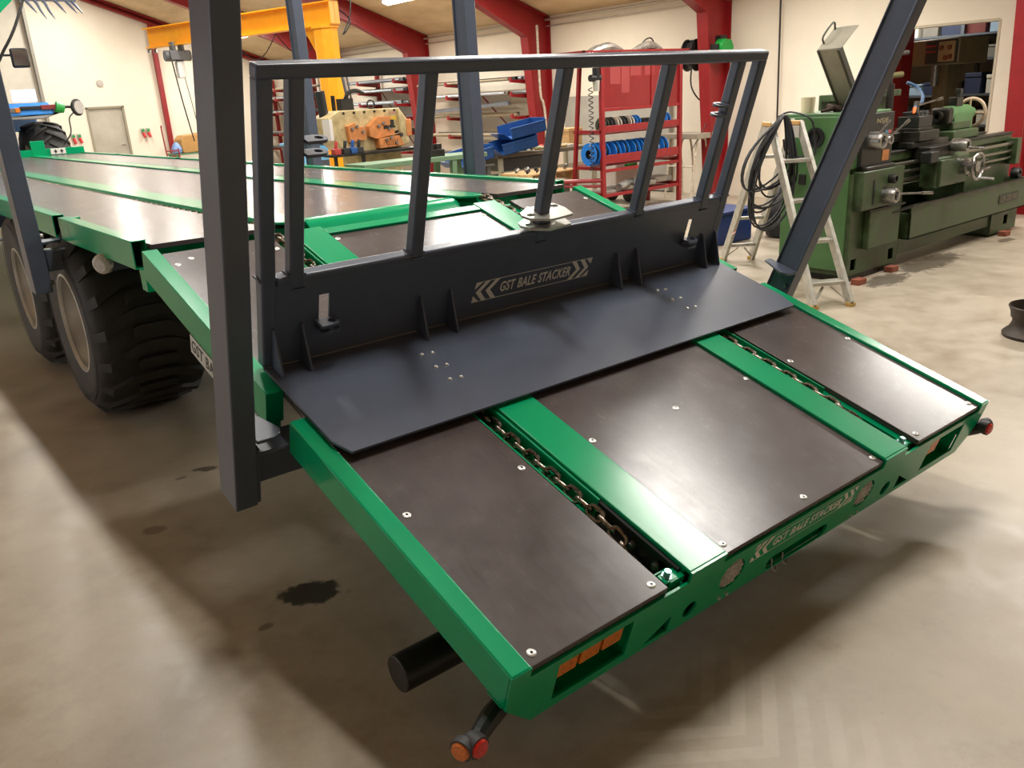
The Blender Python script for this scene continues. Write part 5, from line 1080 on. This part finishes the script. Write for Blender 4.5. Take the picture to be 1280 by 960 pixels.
# ---------------- tractor at the far left, hitched to the trailer
tr = thing('tractor', 'blue tractor with black cab pillars and a large rear tyre ahead of the trailer', 'tractor', (1.3, 17.5, 0))
TYC = Vector((2.05, 17.0, .86)); NV = mat('cab_black', (30, 32, 36), .4)
def ttyre(x0, yc, R, W, det):
    c_ = Vector((x0, yc, R))
    o = obj('rear_tyre' if det else 'front_tyre', MB().lathe([(R*.55,0),(R*.62,-.01),(R*.85,-.015),(R*.95,.06),(R*.965,W/2),(R*.95,W-.06),(R*.85,W+.015),(R*.62,W+.01),(R*.55,W)], c_, (1,0,0), 40, closed=True), RUBBER, tr, smooth=50)
    obj('rim', MB().lathe([(R*.56,.02),(R*.5,.06),(R*.48,W/2),(R*.2,W/2),(0,W/2-.02)], c_, (1,0,0), 30).lathe([(R*.56,W-.02),(R*.5,W-.06),(R*.48,W/2)], c_, (1,0,0), 30), mat('rim_white', (214, 212, 206), .4), o)
    n = 20
    for s in (0, 1):
        lm_ = MB(); vs = []; fs = []
        for i in range(6):
            f = i/5; xx = (W/2+.03)*f if s == 0 else W-(W/2+.03)*f
            for dr in (-.02, .05 if R > .8 else .035):
                for e in (-1, 1):
                    an = (-.16+.30*f)*(.86/R)+e*.03; r_ = R*.955+dr-(.06*(1-f)**3); vs.append((xx, r_*math.sin(an), r_*math.cos(an)))
        for i in range(5):
            a = i*4; b = a+4; fs += [(a+2,a+3,b+3,b+2),(a,a+2,b+2,b),(a+3,a+1,b+1,b+3),(a+1,a,b,b+1)]
        fs += [(0,1,3,2), (20,22,23,21)]
        me = meshdata('tread_bar', lm_.add(vs, fs), LUGM, 30)
        for k in range(n): inst('tread_bar', me, T(c_) @ Matrix.Rotation(2*PI*(k+.5*s)/n, 4, 'X'), o)
ttyre(2.2, 17.3, .86, .64, True); ttyre(-.34, 17.3, .86, .64, True); ttyre(1.85, 20.0, .66, .45, False); ttyre(.2, 20.0, .66, .45, False)
obj('hood', MB().box(.95, 1.65, 18.8, 20.9, 1.1, 1.75), TRB, tr, .08); obj('chassis', MB().box(1.0, 1.6, 16.9, 20.8, .6, 1.15), NV, tr, .02)
obj('axle', MB().cyl((.0, 17.3, .86), (2.5, 17.3, .86), .12, 12).cyl((.4, 20, .66), (2.1, 20, .66), .08, 12), NV, tr)
for (a, b) in ((1.55, 2.62), (-.05, .95)):
    fe = obj('fender', MB().prism([(16.32, 1.84), (16.36, 1.98), (16.6, 2.06), (17.6, 2.06), (18.1, 1.9), (18.3, 1.6), (18.2, 1.55), (17.9, 1.8), (17.5, 1.92), (16.6, 1.90)], a, b, frame((0,0,0), (0,1,0), (0,0,1))), TRB, tr, .03)
    obj('fender_lip', MB().prism([(a+.05, 1.85), (a+.1, 1.79), (b-.2, 1.77), (b+.12, 1.86), (b+.22, 1.96), (b, 1.98), (b, 1.86)], -.08, .08, frame((0, 16.42, 0), (1,0,0), (0,0,1))), mat('lip_grey', (150, 150, 150), .5), fe, .02)
obj('tail_light', MB().box(1.86, 2.0, 16.3, 16.36, 1.90, 1.98), mat('lamp_smoke', (110, 104, 100), .3), tr, .01); obj('tail_light', MB().box(2.0, 2.08, 16.3, 16.36, 1.90, 1.98), AMBER, tr, .01)
arm = obj('light_bar', MB().box(2.08, 2.42, 16.3, 16.36, 1.94, 2.0), BLACK, tr, .01); obj('red_end', MB().box(2.42, 2.68, 16.29, 16.37, 1.93, 2.01), mat('dull_red', (128, 40, 44), .5), arm, .01); obj('green_cap', MB().cyl((2.66, 16.33, 1.97), (2.80, 16.33, 1.93), .10, 14, .08), GRB, arm, .01)
wl = obj('work_lamp', MB().lathe([(0,-.04),(.10,-.03),(.15,.02),(.15,.05),(.12,.06),(0,.055)], (3.0, 16.35, 1.94), (.8, -1, 0), 20), BLACK, tr); obj('lamp_glass', MB().cyl((3.04, 16.30, 1.94), (3.05, 16.285, 1.94), .115, 20), CLEARL, wl); obj('lamp_stalk', MB().tube([(2.76, 16.36, 1.95), (2.86, 16.36, 1.96), (2.95, 16.38, 1.95)], .025, 8).tube([(2.95, 16.38, 1.85), (2.86, 16.38, 1.75), (2.84, 16.4, 1.5), (2.7, 16.5, 1.3)], .012, 6), BLACK, wl)
cab = obj('cab_frame', MB().beam((2.0, 16.8, 1.8), (1.75, 17.0, 2.95), .12, .12).beam((.5, 16.8, 1.8), (.7, 17.0, 2.95), .12, .12).beam((1.95, 18.6, 1.7), (1.75, 18.5, 2.95), .1, .1).beam((.55, 18.6, 1.7), (.7, 18.5, 2.95), .1, .1).box(.55, 1.95, 16.85, 18.6, 1.1, 1.8), NV, tr, .02)
obj('cab_roof', MB().box(.55, 1.95, 16.75, 18.7, 2.92, 3.12), TRB, cab, .06); obj('rear_window', MB().add([(.62, 16.84, 1.82), (1.9, 16.84, 1.82), (1.72, 17.0, 2.9), (.72, 17.0, 2.9)], [(0,1,2,3)]), mat('cab_glass', (34, 40, 46), .08), cab)
mi = obj('mirror', MB().box(2.26, 2.56, 17.05, 17.12, 2.68, 3.02), BLACK, tr, .04); obj('mirror_glass', MB().box(2.29, 2.53, 17.04, 17.05, 2.72, 2.99), mat('mirror_glass', (200, 204, 196), .05, .9), mi); obj('mirror_arm', MB().tube([(1.8, 17.05, 2.9), (2.1, 17.08, 2.9), (2.3, 17.1, 2.9)], .02, 8), BLACK, mi)
